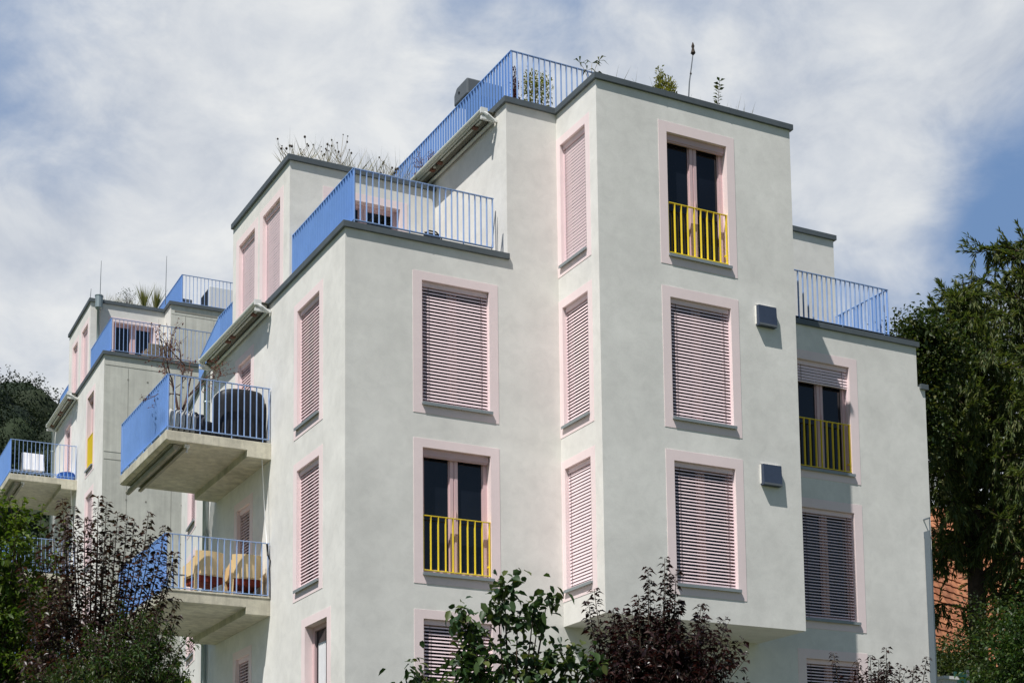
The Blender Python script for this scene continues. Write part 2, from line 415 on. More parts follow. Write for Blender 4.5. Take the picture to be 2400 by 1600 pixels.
def coping(pts, zt, parent, w_out=.05, w_in=.30, h=.10, closed=False):
    """sheet metal strip along a parapet; pts run so the outside is on the right hand"""
    mb = MB(); n = len(pts); P = [np.array(p, float) for p in pts]
    def off(i, d):
        def nrm(a, b): t = (b-a)/np.linalg.norm(b-a); return np.array([t[1], -t[0]])
        ns = []
        if i > 0: ns.append(nrm(P[i-1], P[i]))
        if i < n-1: ns.append(nrm(P[i], P[i+1]))
        if len(ns) == 1: return P[i]+ns[0]*d
        m_ = ns[0]+ns[1]; return P[i]+m_*(d/(1+ns[0]@ns[1]))
    for i in range(n-1):
        a0, a1, b0, b1 = off(i, w_out), off(i, -w_in), off(i+1, w_out), off(i+1, -w_in)
        k = len(mb.v); dz = .02
        mb.v += [(*a0, zt-h), (*b0, zt-h), (*b1, zt-h), (*a1, zt-h), (*a0, zt), (*b0, zt), (*b1, zt-dz), (*a1, zt-dz)]
        mb.f += [(k, k+3, k+2, k+1), (k+4, k+5, k+6, k+7), (k, k+1, k+5, k+4), (k+2, k+3, k+7, k+6)]; mb.m += [0]*4
        sl = float(np.linalg.norm(P[i+1]-P[i])); tt = (P[i+1]-P[i])/sl; Fs = Frame(P[i], tt, (tt[1], -tt[0]))
        for q in range(1, int(sl/1.9)+1):
            uq = q*sl/(int(sl/1.9)+1); mb.box(Fs, uq-.012, uq+.012, w_out-.01, w_out+.003, zt-h-.002, zt+.003); mb.box(Fs, uq-.012, uq+.012, -w_in+.02, w_out-.01, zt-.02, zt+.003)
        if i == 0: mb.f.append((k, k+4, k+7, k+3)); mb.m.append(0)
        if i == n-2: mb.f.append((k+1, k+2, k+6, k+5)); mb.m.append(0)
    return mb.build('coping', 'coping', parent)

def railing(runs, parent, z0, z1, name='terrace_railing', spacing=.112, post=5, drop=.12, mat='blue', bar=.009, deep=.042, slope=None):
    """flat vertical bars set edge-on between two thin rails; runs: list of ((x,y),(x,y))"""
    mb = MB()
    for (p, q) in runs:
        p = np.array(p, float); q = np.array(q, float); ln = np.linalg.norm(q-p); t = (q-p)/ln
        F = Frame(p, t, (t[1], -t[0]))
        def top(u): return z1 + (slope*u if slope else 0)
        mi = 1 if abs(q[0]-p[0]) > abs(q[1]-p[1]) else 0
        if slope:
            for k in range(1):
                i = len(mb.v)
                for zz in (-.012, 0):
                    mb.v += [F.p(0, -.021, top(0)+zz), F.p(ln, -.021, top(ln)+zz), F.p(ln, .021, top(ln)+zz), F.p(0, .021, top(0)+zz)]
                for f in ((0, 3, 2, 1), (4, 5, 6, 7), (0, 1, 5, 4), (1, 2, 6, 5), (2, 3, 7, 6), (3, 0, 4, 7)): mb.f.append(tuple(i+x for x in f)); mb.m.append(0)
        else:
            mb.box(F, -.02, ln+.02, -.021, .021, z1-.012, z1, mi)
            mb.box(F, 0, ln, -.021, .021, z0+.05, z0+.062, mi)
        n = max(1, round(ln/spacing))
        for k in range(n+1):
            u = ln*k/n
            lo = z0-drop if k % post == 0 else z0+.062
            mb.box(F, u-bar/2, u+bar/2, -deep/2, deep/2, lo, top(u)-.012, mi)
    return mb.build(name, [mat, 'blue_sunlit'], parent)

def awning(F, u0, u1, zt, parent):
    """folding arm awning, closed, under a roof edge: F.n points away from the wall"""
    mb = MB()
    mb.box(F, u0+.05, u1, .0, .28, zt-.012, zt, 0)
    hs = MB()
    a = mb.build('awning', 'awn_dark', parent)
    fb = MB(); fb.tube([F.p(u0, .29, zt-.045), F.p(u1, .29, zt-.045)], .045, 12); fb.box(F, u0, u1, .245, .27, zt-.11, zt-.02)
    fb.build('front_bar', 'awn_light', a)
    rb = MB(); rb.tube([F.p(u0+.02, .06, zt-.17), F.p(u1-.02, .06, zt-.17)], .028, 10); rb.build('roller_bar', 'awn_light', a)
    ft = MB(); ft.tube([F.p(u0+.06, .12, zt-.075), F.p(u1-.06, .12, zt-.075)], .06, 10); ft.build('fabric_roll', 'awn_dark', a)
    L_ = u1-u0
    for s0, s1 in ((.06, .47), (.53, .94)):
        MB().box(F, u0+L_*s0, u0+L_*s1, .16, .21, zt-.11, zt-.06).build('folding_arm', 'awn_light', a)
    for s in (.12, .48, .56, .9): MB().box(F, u0+L_*s-.05, u0+L_*s+.05, .14, .235, zt-.135, zt-.05).build('arm_joint', 'awn_joint', a)
    for u in (u0, u1-.05):
        br = MB()
        br.box(F, u-.02, u+.03, .01, .31, zt-.20, zt-.14); br.tube([F.p(u, .29, zt-.07), F.p(u-.03, .2, zt-.12), F.p(u-.02, .08, zt-.19)], .035, 8)
        br.box(F, u-.04, u+.0, .20, .33, zt-.10, zt+.0)
        br.build('bracket', 'white', a)
    return a

# ------------------------------------------------------------------ one terraced block (built twice on the slope)
Hs = 2.85
T1, S1 = 6.687, 4.59
ZA, ZE, ZC = 13.13, 15.964, 15.573
BEND = 7.25; BA = R(8)
row = lambda z, k: z+Hs*(k-1)

def build_block(root, far):
    FA = Frame((0, 0), (1, 0), (0, -1)); FL = Frame((0, 0), (0, 1), (-1, 0))
    FB = Frame((0, BEND), (math.sin(BA), math.cos(BA)), (-math.cos(BA), math.sin(BA)))
    blen = 4.04
    if not far: yc, yc2, xc, xd, yd = 2.897, 6.173, .085, 2.973, 0.
    else: yc, yc2, xc, xd, yd = 2.707, 5.93, .13, 2.305, 1.97
    zC = ZC if not far else ZC+.07
    wins_l = []; wl = []
    for k in (1, 2, 3):
        z0, z1 = row(S1, k), row(T1, k)
        if k == 1 and not far: wl.append((.781, 1.798, z0-.25, 6.747, dict(kind='open', double=False, tilt=.5)))
        elif far and k == 3: wl.append((1.33, 2.21, z0, z1+.05, dict(kind='rail', double=False)))
        else: wl.append((1.158 if not far else 1.33, 2.227, z0, z1, dict(tilt=.42 if not far else .92)))
        wl.append((4.75, 5.52, 10.42-Hs*(3-k), z1+.07, dict(tilt=.42, sill=False, bb=.0 if k > 1 else .1)))
    op_l = [w[:4] for w in wl]
    base = -1.5
    # left flank with its bend, and the front of the lower block
    mb = MB(); facade(mb, FL, 0, BEND, base, ZA-.05, op_l)
    wb = [(2.0, 2.95, row(S1, k)+.05, row(T1, k)+.05) for k in (1, 2, 3)] if not far else [(1.6, 2.4, row(S1, k), row(T1, k)) for k in (1, 2, 3)]
    facade(mb, FB, 0, blen, base, ZA-.05, wb)
    fe = FB.p(blen, 0, 0)
    mb.poly([(fe[0], fe[1], base), (fe[0], fe[1], ZA-.05), (12.1, fe[1], ZA-.05), (12.1, fe[1], base)])
    mb.poly([(0, 0, ZA-.06), (12, 0, ZA-.06), (12, fe[1], ZA-.06), (fe[0], fe[1], ZA-.06), (0, BEND, ZA-.06)], 1)
    if not far:
        wf = [(1.359, 2.606, row(S1, k), row(T1, k)) for k in (0, 1, 2, 3)]
        facade(mb, FA, 0, 2.973, base, ZA-.05, wf)
        facade(mb, FA, 2.973, 3.965, base, ZE-.05)
    mb.build('wall', ['plaster', 'roofing'], root)
    if far:
        mc = MB(); facade(mc, FA, 0, 9, base, ZA-.05, (), 0)
        for x in (.665, 1.9, 3.2, 4.5): mc.box(FA, x-.005, x+.005, -.002, .004, 4, ZA-.42, 1)
        for z in (ZA-.38, 10.3, 10.09, 7.45, 7.24, 5.5): mc.box(FA, .03, 9, -.002, .0045, z-.007, z+.007, 1)
        for x in (.66, 1.2, 2.2, 2.75, 3.6, 4.2):
            for z in (12.4, 11.0, 9.0, 7.9): mc.box(FA, x-.022, x+.022, -.002, .005, z-.022, z+.022, 1)
        mc.build('concrete_wall', ['concrete2', 'joint'], root)
    for a, b, z0, z1, kw in wl:
        w_ = window(FL, a, b, z0, z1, root, **kw)
        if kw.get('kind') == 'open':
            cu = MB()
            for k in range(9):
                u0, u1 = b-.52+.035*k, b-.52+.035*(k+1); d0, d1 = (-.172, -.163)[k % 2], (-.163, -.172)[k % 2]
                cu.poly([FL.p(u0, d0, z0+.1), FL.p(u1, d1, z0+.1), FL.p(u1, d1, z1-.3), FL.p(u0, d0, z1-.3)])
            cu.build('curtain', 'cloth', w_)
    for a, b, z0, z1 in wb: window(FB, a, b, z0, z1, root, tilt=.5)
    if not far:
        for i, (a, b, z0, z1) in enumerate(wf):
            window(FA, a, b, z0, z1, root, kind='rail' if i == 2 else 'blind', tilt=(.50, .40, 0, .56)[i], rail_h=.97)
    coping([(fe[0], fe[1]), (0, BEND), (0, 0), (2.99 if not far else 9, 0)], ZA, root)
    # set back storey
    FCF = Frame((xc, yc), (1, 0), (0, -1)); FCL = Frame((xc, yc), (0, 1), (-1, 0))
    mb = MB(); d = yc
    if not far: cl = [(3.398-d, 4.36-d, 13.0, 15.0), (4.826-d, 5.78-d, 13.0, 14.98)]
    else: cl = [(3.055-d, 3.90-d, 13.0, 15.01), (4.567-d, 5.29-d, 13.0, 14.98)]
    facade(mb, FCL, 0, yc2-yc, ZA-.1, zC-.05, cl)
    cf = [(.87-xc, 2.24-xc, 13.12, 14.975)] if not far else [(.80-xc, 1.99-xc, 13.12, 15.04)]
    facade(mb, FCF, 0, xd-xc if not far else 3.-xc, ZA-.1, zC-.05, cf)
    mb.poly([(xc, yc2, ZA-.1), (xc, yc2, zC-.05), (xd+.5, yc2, zC-.05), (xd+.5, yc2, ZA-.1)])
    mb.poly([(xc, yc, zC-.06), (xd+.02, yc, zC-.06), (xd+.02, yc2, zC-.06), (xc, yc2, zC-.06)], 1)
    mb.build('wall', ['plaster', 'roofing'], root)
    for a, b, z0, z1 in cl: window(FCL, a, b, z0, z1, root, tilt=1.74 if not far else 1.85, bs=.17)
    for a, b, z0, z1 in cf: window(FCF, a, b, z0, z1, root, kind='open', bs=.15, sill=False)
    coping([(xc, yc2), (xc, yc), (xd-.005 if not far else xd+.3, yc)], zC, root)
    # terrace railings
    xr, yr = .154, .0
    railing([((xr, yc), (xr, yr)), ((xr, yr), (2.69 if not far else 4.5, yr))] if not far else [((.18, yc), (.18, -.0)), ((.18, -.0), (4.2, -.0))], root, ZA, 14.07 if not far else ZA+.97, drop=.03, post=9)
    railing([((xr, yc2), (xr, BEND))], root, ZA, 14.07, drop=.03, post=9)
    e0 = FB.p(0, -.154, 0); e1 = FB.p(2.6, -.154, 0)
    railing([(e0[:2], e1[:2])], root, ZA, 14.07, drop=.03, post=9)
    # balconies on the flank
    zs = 10.40
    levels = (0, 1, 2)
    for k in levels:
        z = zs-Hs*k; y0, y1 = 3.573, 6.827; xo, xm = -1.917, -.447
        prof = [(xo, z), (0, z), (0, z-.302), (xm, z-.302), (xm, z-.18), (xo+.05, z-.18), (xo, z-.165)]
        mb = MB(); n = len(prof); i = 0
        mb.v += [(x, y0, zz) for x, zz in prof]+[(x, y1, zz) for x, zz in prof]
        mb.f += [tuple(range(n)), tuple(range(2*n-1, n-1, -1))]
        mb.f += [(j, j+n, (j+1) % n+n, (j+1) % n) for j in range(n)]; mb.m += [0]*(n+2)
        if k == 1 and not far:
            mb.box(WORLD, xo-.012, -.003, y0-.012, y0+.09, z+.001, z+.035)
        b = mb.build('balcony', 'concrete', root, bevel=.008)
        railing([((-1.887, y1-.03), (-1.887, 3.6)), ((-1.887, 3.6), (-.04, 3.6)), ((-.04, y1-.03), (-1.887, y1-.03))], b, z+.012, z+1.02, name='balcony_railing', drop=.05, post=5)
        if k == 0:
            FU = Frame((-1.62, 0), (0, 1), (-1, 0))
            aw = MB(); aw.tube([(-1.70, y0+.16, z-.245), (-1.70, y1+.22, z-.245)], .05, 10); aw.box(WORLD, -1.80, -1.50, y0+.2, y1-.1, z-.20, z-.183)
            a = aw.build('rolled_awning', 'awn_under', b)
            fb = MB(); fb.box(WORLD, -1.55, -1.49, y0+.2, y1+.02, z-.26, z-.215); fb.build('front_bar', 'awn_under', b)
            br = MB(); br.tube([(-1.53, y0+.14, z-.19), (-1.50, y0+.10, z-.25), (-1.52, y0+.12, z-.33)], .028, 8); br.box(WORLD, -1.56, -1.47, y0+.1, y0+.17, z-.23, z-.185); br.build('awning_bracket', 'white', b)
    # loose crank rod of the awning, rain pipe at the bend
    mb = MB(); mb.tube([(-.16, 3.62, 10.12), (-.1, 3.60, 9.0), (-.07, 3.575, 8.55)], .008, 6, 0)
    mb.tube([(-.07, 3.575, 8.55), (-.055, 3.565, 8.33)], .016, 6, 1)
    mb.tube([(-.05, 3.555, 8.34), (-.015, 3.55, 8.25), (-.03, 3.55, 8.1), (-.015, 3.55, 7.58)], .012, 6, 1)
    mb.build('awning_crank', ['white', 'black2'], root, smooth=True)
    pp = FB.p(.16, .07, 0)
    mb = MB(); mb.tube([(pp[0], pp[1], ZA-.1), (pp[0], pp[1], base)], .055, 12)
    for z in (12.3, 10.9, 8.4, 5.6): mb.tube([(pp[0], pp[1], z), (pp[0], pp[1], z+.04)], .065, 12)
    mb.build('downpipe', 'zinc', root, smooth=True)
    awning(FL, 3.62, 7.1, 13.05, root)
    return FA, FL, FB

main = empty('apartment_building', (0, 0, 0), 'large stepped grey apartment building in front, with pink framed windows and yellow guard rails', 'apartment building')
FA, FL, FB = build_block(main, False)

# tower with the projecting bay
XE, YE, XF, ZEB = 3.965, -1.375, 8.0, 6.744
E1T, E1S = 6.60, 4.49
FEL = Frame((XE, YE), (0, 1), (-1, 0)); FEF = Frame((XE, YE), (1, 0), (0, -1)); FDL = Frame((2.973, 0), (0, 1), (-1, 0))
mb = MB()
el = [(.383, 1.246, row(E1S, k), row(E1T, k)) for k in (2, 3)]+[(.383, 1.246, 13.051, 15.25)]
ef = [(5.357-XE, 6.602-XE, row(E1S, k), row(E1T, k)) for k in (2, 3)]+[(5.357-XE, 6.602-XE, 13.051, 15.25)]
facade(mb, FEL, 0, 1.375, ZEB, ZE-.05, el)
facade(mb, FEF, 0, XF-XE, ZEB, ZE-.05, ef)
mb.poly([(XF, YE, ZEB), (XF, 1.7, ZEB), (XF, 1.7, ZE-.05), (XF, YE, ZE-.05)])
mb.poly([(XE, YE, ZEB), (XF, YE, ZEB), (XF, 0, ZEB), (XE, 0, ZEB)])
facade(mb, FDL, 0, 9.5, ZA-.1, ZE-.05)
mb.poly([(2.973, 9.5, ZA-.1), (2.973, 9.5, ZE-.05), (8, 9.5, ZE-.05), (8, 9.5, ZA-.1)])
mb.poly([(8, 1.7, ZA-.1), (8, 9.5, ZA-.1), (8, 9.5, ZE-.05), (8, 1.7, ZE-.05)])
mb.poly([(2.973, 0, ZE-.06), (XE, 0, ZE-.06), (XE, YE, ZE-.06), (XF, YE, ZE-.06), (XF, 9.5, ZE-.06), (2.973, 9.5, ZE-.06)], 1)
mb.build('wall', ['plaster', 'roofing'], main)
for i, (a, b, z0, z1) in enumerate(el): window(FEL, a, b, z0, z1, main, tilt=(.965, .60, 1.72)[i], bs=.14, double=False)
for i, (a, b, z0, z1) in enumerate(ef): window(FEF, a, b, z0, z1, main, kind='rail' if i == 2 else 'blind', tilt=(.40, .54, 0)[i], bt=.18, rail_h=.95)
coping([(2.973, 9.5), (2.973, 0), (XE, 0), (XE, YE), (XF, YE), (XF, 1.7)], ZE, main)
awning(FDL, .34, 4.4, 15.86, main)
railing([((3.148, 7.5), (3.148, .107)), ((3.148, .107), (4.8, .107))], main, ZE-.02, ZE+.955, drop=.03, post=9)
for zc in (12.448, 12.448-Hs):          # ventilation hoods
    mb = MB(); a, b = 7.133-XE, 7.522-XE
    mb.v += [FEF.p(u, d, z) for (d, z) in ((0, zc), (.085, zc-.004), (.10, zc-.33), (.10, zc-.372), (0, zc-.372)) for u in (a, b)]
    mb.f += [(0, 1, 3, 2), (2, 3, 5, 4), (4, 5, 7, 6), (6, 7, 9, 8), (0, 2, 4, 6, 8), (1, 9, 7, 5, 3)]; mb.m += [0]*6
    vt = mb.build('vent_hood', 'vent', main, bevel=.006)
    l = MB(); l.box(FEF, a+.01, b-.01, .1, .106, zc-.37, zc-.335); l.build('lip', 'hood', vt)
    c = MB(); c.box(FEF, a-.010, a-.002, 0, .03, zc-.34, zc+.012); c.box(FEF, a-.010, b+.006, 0, .03, zc+.002, zc+.012); c.build('collar', 'plaster', vt)

# right wing
FF = Frame((0, 0), (1, 0), (0, -1))
F1T, F1S = 6.555, 4.45
wz = [(9.062, 10.305, row(F1S, k), row(F1T, k)) for k in (0, 1, 2, 3)]
mb = MB()
facade(mb, FF, 3.965, 8.0, -1.5, ZEB)
facade(mb, FF, 8.0, 12.002, -1.5, 12.97, wz)
facade(mb, FF, 12.002, 12.19, -1.5, 12.13)
mb.poly([(12.002, 0, 12.13), (12.002, 6, 12.13), (12.002, 6, 12.97), (12.002, 0, 12.97)])
mb.poly([(12.19, 0, -1.5), (12.19, 9, -1.5), (12.19, 9, 12.13), (12.19, 0, 12.13)])
mb.poly([(8, 0, 12.95), (12.0, 0, 12.95), (12.0, 6, 12.95), (8, 6, 12.95)], 1)
facade(mb, Frame((8, 1.6), (1, 0), (0, -1)), 0, 3.36, 12.9, 15.65)
mb.poly([(11.36, 1.6, 12.9), (11.36, 6, 12.9), (11.36, 6, 15.65), (11.36, 1.6, 15.65)])
mb.poly([(8, 1.6, 15.64), (11.36, 1.6, 15.64), (11.36, 6, 15.64), (8, 6, 15.64)], 1)
mb.build('wall', ['plaster', 'roofing'], main)
for i, (a, b, z0, z1) in enumerate(wz):
    window(FF, a, b, z0, z1, main, kind='rail_blind' if i == 3 else 'blind', tilt=(.42, .36, .34, 0)[i], lowered=.17 if i == 3 else 1., bt=.175, bs=.19, rail_h=.98)
coping([(8.003, 0), (12.002, 0), (12.002, 6)], 13.02, main)
coping([(12.05, 0), (12.19, 0), (12.19, 6)], 12.183, main, w_in=.1)
coping([(8.003, 1.6), (11.36, 1.6), (11.36, 6)], 15.72, main)
railing([((8.15, .02), (11.338, .02)), ((11.338, .02), (11.338, 1.56))], main, 13.02, 13.99, drop=.03, post=9)
mb = MB()                               # added fin, made up to give the dark shadow strip at the wing's corner
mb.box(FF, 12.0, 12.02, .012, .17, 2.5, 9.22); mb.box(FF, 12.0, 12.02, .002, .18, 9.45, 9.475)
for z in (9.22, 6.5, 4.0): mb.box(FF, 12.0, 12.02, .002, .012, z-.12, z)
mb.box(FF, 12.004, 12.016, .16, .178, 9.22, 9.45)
mb.build('shadow_fin', 'fin', main)
# ventilation box on the roof (on a duct)
mb = MB(); FHd = Frame((4.06, 3.2), (1, 0), (0, 1))
# chimney-like hood lies behind the upper railing
hx0, hx1, hy0, hy1, hz0, hz1 = 3.78, 4.55, 3.15, 3.75, 17.75, 18.09
sec = [(hy0, hz0), (hy0, hz1), (hy1-.12, hz1), (hy1, hz1-.12), (hy1, hz0)]
k = len(mb.v); n = len(sec)
mb.v += [(hx0, y, z) for y, z in sec]+[(hx1, y, z) for y, z in sec]
mb.f += [tuple(range(n)), tuple(range(2*n-1, n-1, -1))]+[(j, j+n, (j+1) % n+n, (j+1) % n) for j in range(n)]; mb.m += [0]*(n+2)
hood = mb.build('roof_vent_hood', 'hood', main, bevel=.03)
d = MB(); d.box(WORLD, hx0+.2, hx1-.1, hy0+.15, hy1-.15, ZE-.1, hz0+.01); d.build('duct', 'hood', hood)
s_ = MB(); s_.tube([(hx0-.012, 3.5, 17.93), (hx0+.01, 3.5, 17.93)], .025, 8); s_.build('bolt', 'black2', hood)
# rain chain under the lower balcony
mb = MB()
for k in range(34):
    z = 7.2-k*.075; mb.tube([(-.9+.01*math.sin(k*1.3), 5.5, z), (-.9+.014*math.sin(k*2.1), 5.49, z-.05)], [.014, .006], 6)
mb.build('rain_chain', 'dry', main)

# second block, up the slope
HX, HY, HTH, HDZ = .79, 19.812, -.029, 4.47
far = empty('apartment_building', (HX, HY, HDZ), 'farther identical grey apartment building behind, with a bare concrete side wall, at the left edge', 'apartment building', rz=HTH)
build_block(far, True)
mb = MB()
mb.poly([(2.305, 1.97, ZA-.1), (2.305, 6, ZA-.1), (2.305, 6, 15.6), (2.305, 1.97, 15.6)], 0)
mb.poly([(2.305, 1.97, 15.59), (9, 1.97, 15.59), (9, 8, 15.59), (2.305, 8, 15.59)], 2)
FDc = Frame((0, 1.97), (1, 0), (0, -1)); FDl = Frame((2.305, 0), (0, 1), (-1, 0))
facade(mb, FDc, 2.305, 9, ZA-.1, 15.6, (), 1)
mb.box(FDc, 2.42, 3.7, -.002, .006, 15.335, 15.39, 3); mb.box(FDc, 2.33, 6, -.002, .004, 15.255, 15.265, 3)
for x in (2.744, 3.6): mb.box(FDc, x-.004, x+.004, -.002, .005, ZA, 15.25, 3)
mb.build('concrete_wall', ['plaster', 'concrete2', 'roofing', 'joint'], far)
coping([(2.305, 6), (2.305, 1.97), (9, 1.97)], 15.64, far)
railing([((2.67, 5.0), (2.67, 2.1)), ((2.67, 2.1), (6.5, 2.1))], far, 15.66, 16.57, drop=.03, post=9)
mb = MB(); mb.tube([(.34, 2.6, 15.35), (.34, 2.6, ZA)], .05, 12); mb.build('downpipe', 'zinc', far, smooth=True)
mb = MB(); mb.lathe((.34, 2.58, 15.32), [(.06, -.05), (.115, .02), (.115, .36), (.125, .37), (.125, .39)], 14); mb.build('rain_hopper', 'zinc', far)
for x, y, h in ((.12, 2.75, .35), (.40, 2.75, 1.25), (2.2, 2.2, 1.5)):
    mb = MB(); mb.tube([(x, y, 15.6), (x+.01, y, 15.6+h*.6), (x+.02, y, 15.6+h)], [.012, .009, .006], 6); mb.build('lightning_rod', 'hood', far)
# fuller slatted blind behind the yellow rail is left open on this block

def to_far(x, y, z):
    c, s = math.cos(HTH), math.sin(HTH); return (HX+c*x-s*y, HY+s*x+c*y, HDZ+z)

# ------------------------------------------------------------------ things on the balconies and terraces
def armchair(root):
    W = Frame((0, 0), (1, 0), (0, 1))     # back towards -y
    n = 14
    def arc(x, k): return -.085*(1-(x/.27)**2)+k
    mb = MB()
    for k in range(n):
        x0, x1 = -.27+.54*k/n, -.27+.54*(k+1)/n
        q = [(x0, arc(x0, 0)), (x1, arc(x1, 0)), (x1, arc(x1, .028)), (x0, arc(x0, .028))]
        i = len(mb.v); mb.v += [(x*.95, y+.02, .385) for x, y in q]+[(x, y, .80) for x, y in q]
        mb.f += [(i, i+1, i+5, i+4), (i+2, i+3, i+7, i+6), (i+4, i+5, i+6, i+7), (i+3, i+2, i+1, i)]; mb.m += [0]*4
        if k == 0: mb.f.append((i, i+4, i+7, i+3)); mb.m.append(0)
        if k == n-1: mb.f.append((i+1, i+2, i+6, i+5)); mb.m.append(0)
    mb.build('backrest', 'chair', root)
    def bar(name, lo, hi, z0, z1):
        m = MB(); m.v += [(*p, z0) for p in lo]+[(*p, z1) for p in hi]
        m.f += [(0, 3, 2, 1), (4, 5, 6, 7), (0, 1, 5, 4), (1, 2, 6, 5), (2, 3, 7, 6), (3, 0, 4, 7)]; m.m += [0]*6
        m.build(name, 'chair', root)
    for sx in (-1, 1):
        bar('leg', [(sx*.262, -.03), (sx*.30, -.03), (sx*.30, .01), (sx*.262, .01)], [(sx*.235, .0), (sx*.285, .0), (sx*.285, .06), (sx*.235, .06)], 0, .42)
        bar('leg', [(sx*.245, .49), (sx*.28, .49), (sx*.28, .53), (sx*.245, .53)], [(sx*.235, .46), (sx*.285, .46), (sx*.285, .52), (sx*.235, .52)], 0, .42)
        m5 = MB(); m5.v += [(sx*x, y, z) for x in (.255, .285) for y, z in ((.0, .385), (.52, .385), (.52, .60), (.28, .63), (.02, .70))]
        m5.f += [(0, 1, 2, 3, 4), (9, 8, 7, 6, 5)]+[(j, (j+1) % 5, (j+1) % 5+5, j+5) for j in range(5)]; m5.m += [0]*7
        m5.build('armrest', 'chair', root)
    m6 = MB(); m6.box(W, -.25, .25, -.03, .50, .365, .40); m6.build('seat', 'chair', root)
    m7 = MB(); m7.box(W, -.235, .235, -.03, .49, .24, .364); m7.build('cushion', 'seat_red', root, bevel=.015)

c1 = empty('balcony_chair', (-1.04, 3.80, 7.555), 'apricot plastic armchair with its back turned, left of two on the lower balcony', 'chair', 'plastic armchairs on the lower balcony', rz=R(8))
armchair(c1)
c2 = copy_tree(c1); c2.location = (-.37, 3.77, 7.555); c2.rotation_euler = (0, 0, R(-4))
c2['label'] = 'apricot plastic armchair with its back turned, beside the wall on the lower balcony'

# low dark rack at the corner of the lower balcony
mb = MB(); Fk = Frame((-1.75, 4.1), (1, 0), (0, 1))
r_ = empty('low_rack', (-1.6, 4.1, 7.555), 'low dark metal rack standing beside the left apricot chair', 'rack')
mb.box(WORLD, -.25, .22, -.01, .01, .40, .42); mb.box(WORLD, -.25, .22, -.01, .01, .06, .08)
mb.build('rail', 'hood', r_)
for x in (-.24, -.13, -.02, .09, .20):
    m2 = MB(); m2.box(WORLD, x-.007, x+.007, -.01, .01, 0, .40); m2.build('bar', 'hood', r_)
pt = empty('flower_pot', (-.14, 4.35, 7.555), 'small grey plant pot with a dark spike in the wall corner of the lower balcony', 'plant pot')
MB().lathe((0, 0, 0), [(.09, 0), (.13, .24), (.14, .25), (.12, .25), (.11, .2)], 14).build('pot', 'hood', pt)
leaf_mesh([(0, 0, .2)]*7, rng.normal(size=(7, 3))*.15+np.array([0, 0, 1]), .28, .025, 0, 'plant', 'lf_dark', pt)

# covered barbecue
bb = MB(); prof = []
nx, nz = 22, 12
def cover(cx, cy, z0, w, dpt, h, seed, top=.22):
    m = MB(); rr = random.Random(seed); nA = 40
    rows = [(0, 1.04), (.15, 1.02), (.35, .99), (.55, 1.0), (.74, 1.0), (.86, .985), (.93, .95), (.975, .86), (1., .66), (1.005, .3), (1.0, .02)]
    for t, s in rows:
        for k in range(nA):
            a = 2*math.pi*k/nA
            ex = 4.5
            c_, s_ = math.cos(a), math.sin(a)
            rad = (abs(c_)**ex+abs(s_)**ex)**(-1/ex)
            wr = 1+.028*math.sin(a*9+seed)*(1-t)+.02*math.sin(a*5+t*6)+rr.uniform(-.004, .004)
            x = cx+w/2*rad*c_*s*wr; y = cy+dpt/2*rad*s_*s*wr
            z = z0+h*t + (.05*math.sin((x-cx)/w*3+1.2) if t > .8 else 0) - (.012*math.cos(a*9) if t == 0 else 0)
            m.v.append((x, y, z))
    for i in range(len(rows)-1):
        for k in range(nA):
            q = (k+1) % nA; m.f.append((i*nA+k, i*nA+q, (i+1)*nA+q, (i+1)*nA+k)); m.m.append(0)
    return m
o = cover(-.47, 4.02, 10.42, .90, .52, .96, 3).build('covered_barbecue', 'black', None, smooth=True)
tag(o, 'bulky barbecue under a wrinkled black cover on the upper balcony', 'barbecue')
o = cover(-1.02, 4.45, 10.42, .42, .42, .42, 8).build('covered_box', 'black', None, smooth=True)
tag(o, 'low black covered box between the potted tree and the barbecue', 'box')
pl = empty('balcony_planter', (-1.45, 4.45, 10.42), 'long black planter trough holding a bare tree on the upper balcony', 'planter')
mb = MB(); mb.box(WORLD, -.42, .30, -.22, .22, 0, .58); mb.build('trough', 'black2', pl, bevel=.02)
mb = MB(); mb.box(WORLD, -.40, .28, -.20, .20, .56, .592); mb.build('soil', 'soil', pl)
# ribbed grey bolster
bo = empty('rolled_mat', (-1.5, 3.86, 10.43), 'rolled grey ribbed mat lying in front of the black planter', 'mat')
mb = MB(); mb.tube([(x, 0, .22) for x in np.linspace(-.32, .30, 12)], .195, 22); mb.build('roll', 'dark_fab', bo, smooth=True)
for x in (-.30, -.20, -.10, .0, .10):
    m2 = MB(); m2.tube([(x-.043, 0, .22), (x-.027, 0, .22), (x, 0, .22), (x+.027, 0, .22), (x+.043, 0, .22)], [.19, .222, .232, .222, .19], 24); m2.build('strap', 'grey_fab', bo, smooth=True)

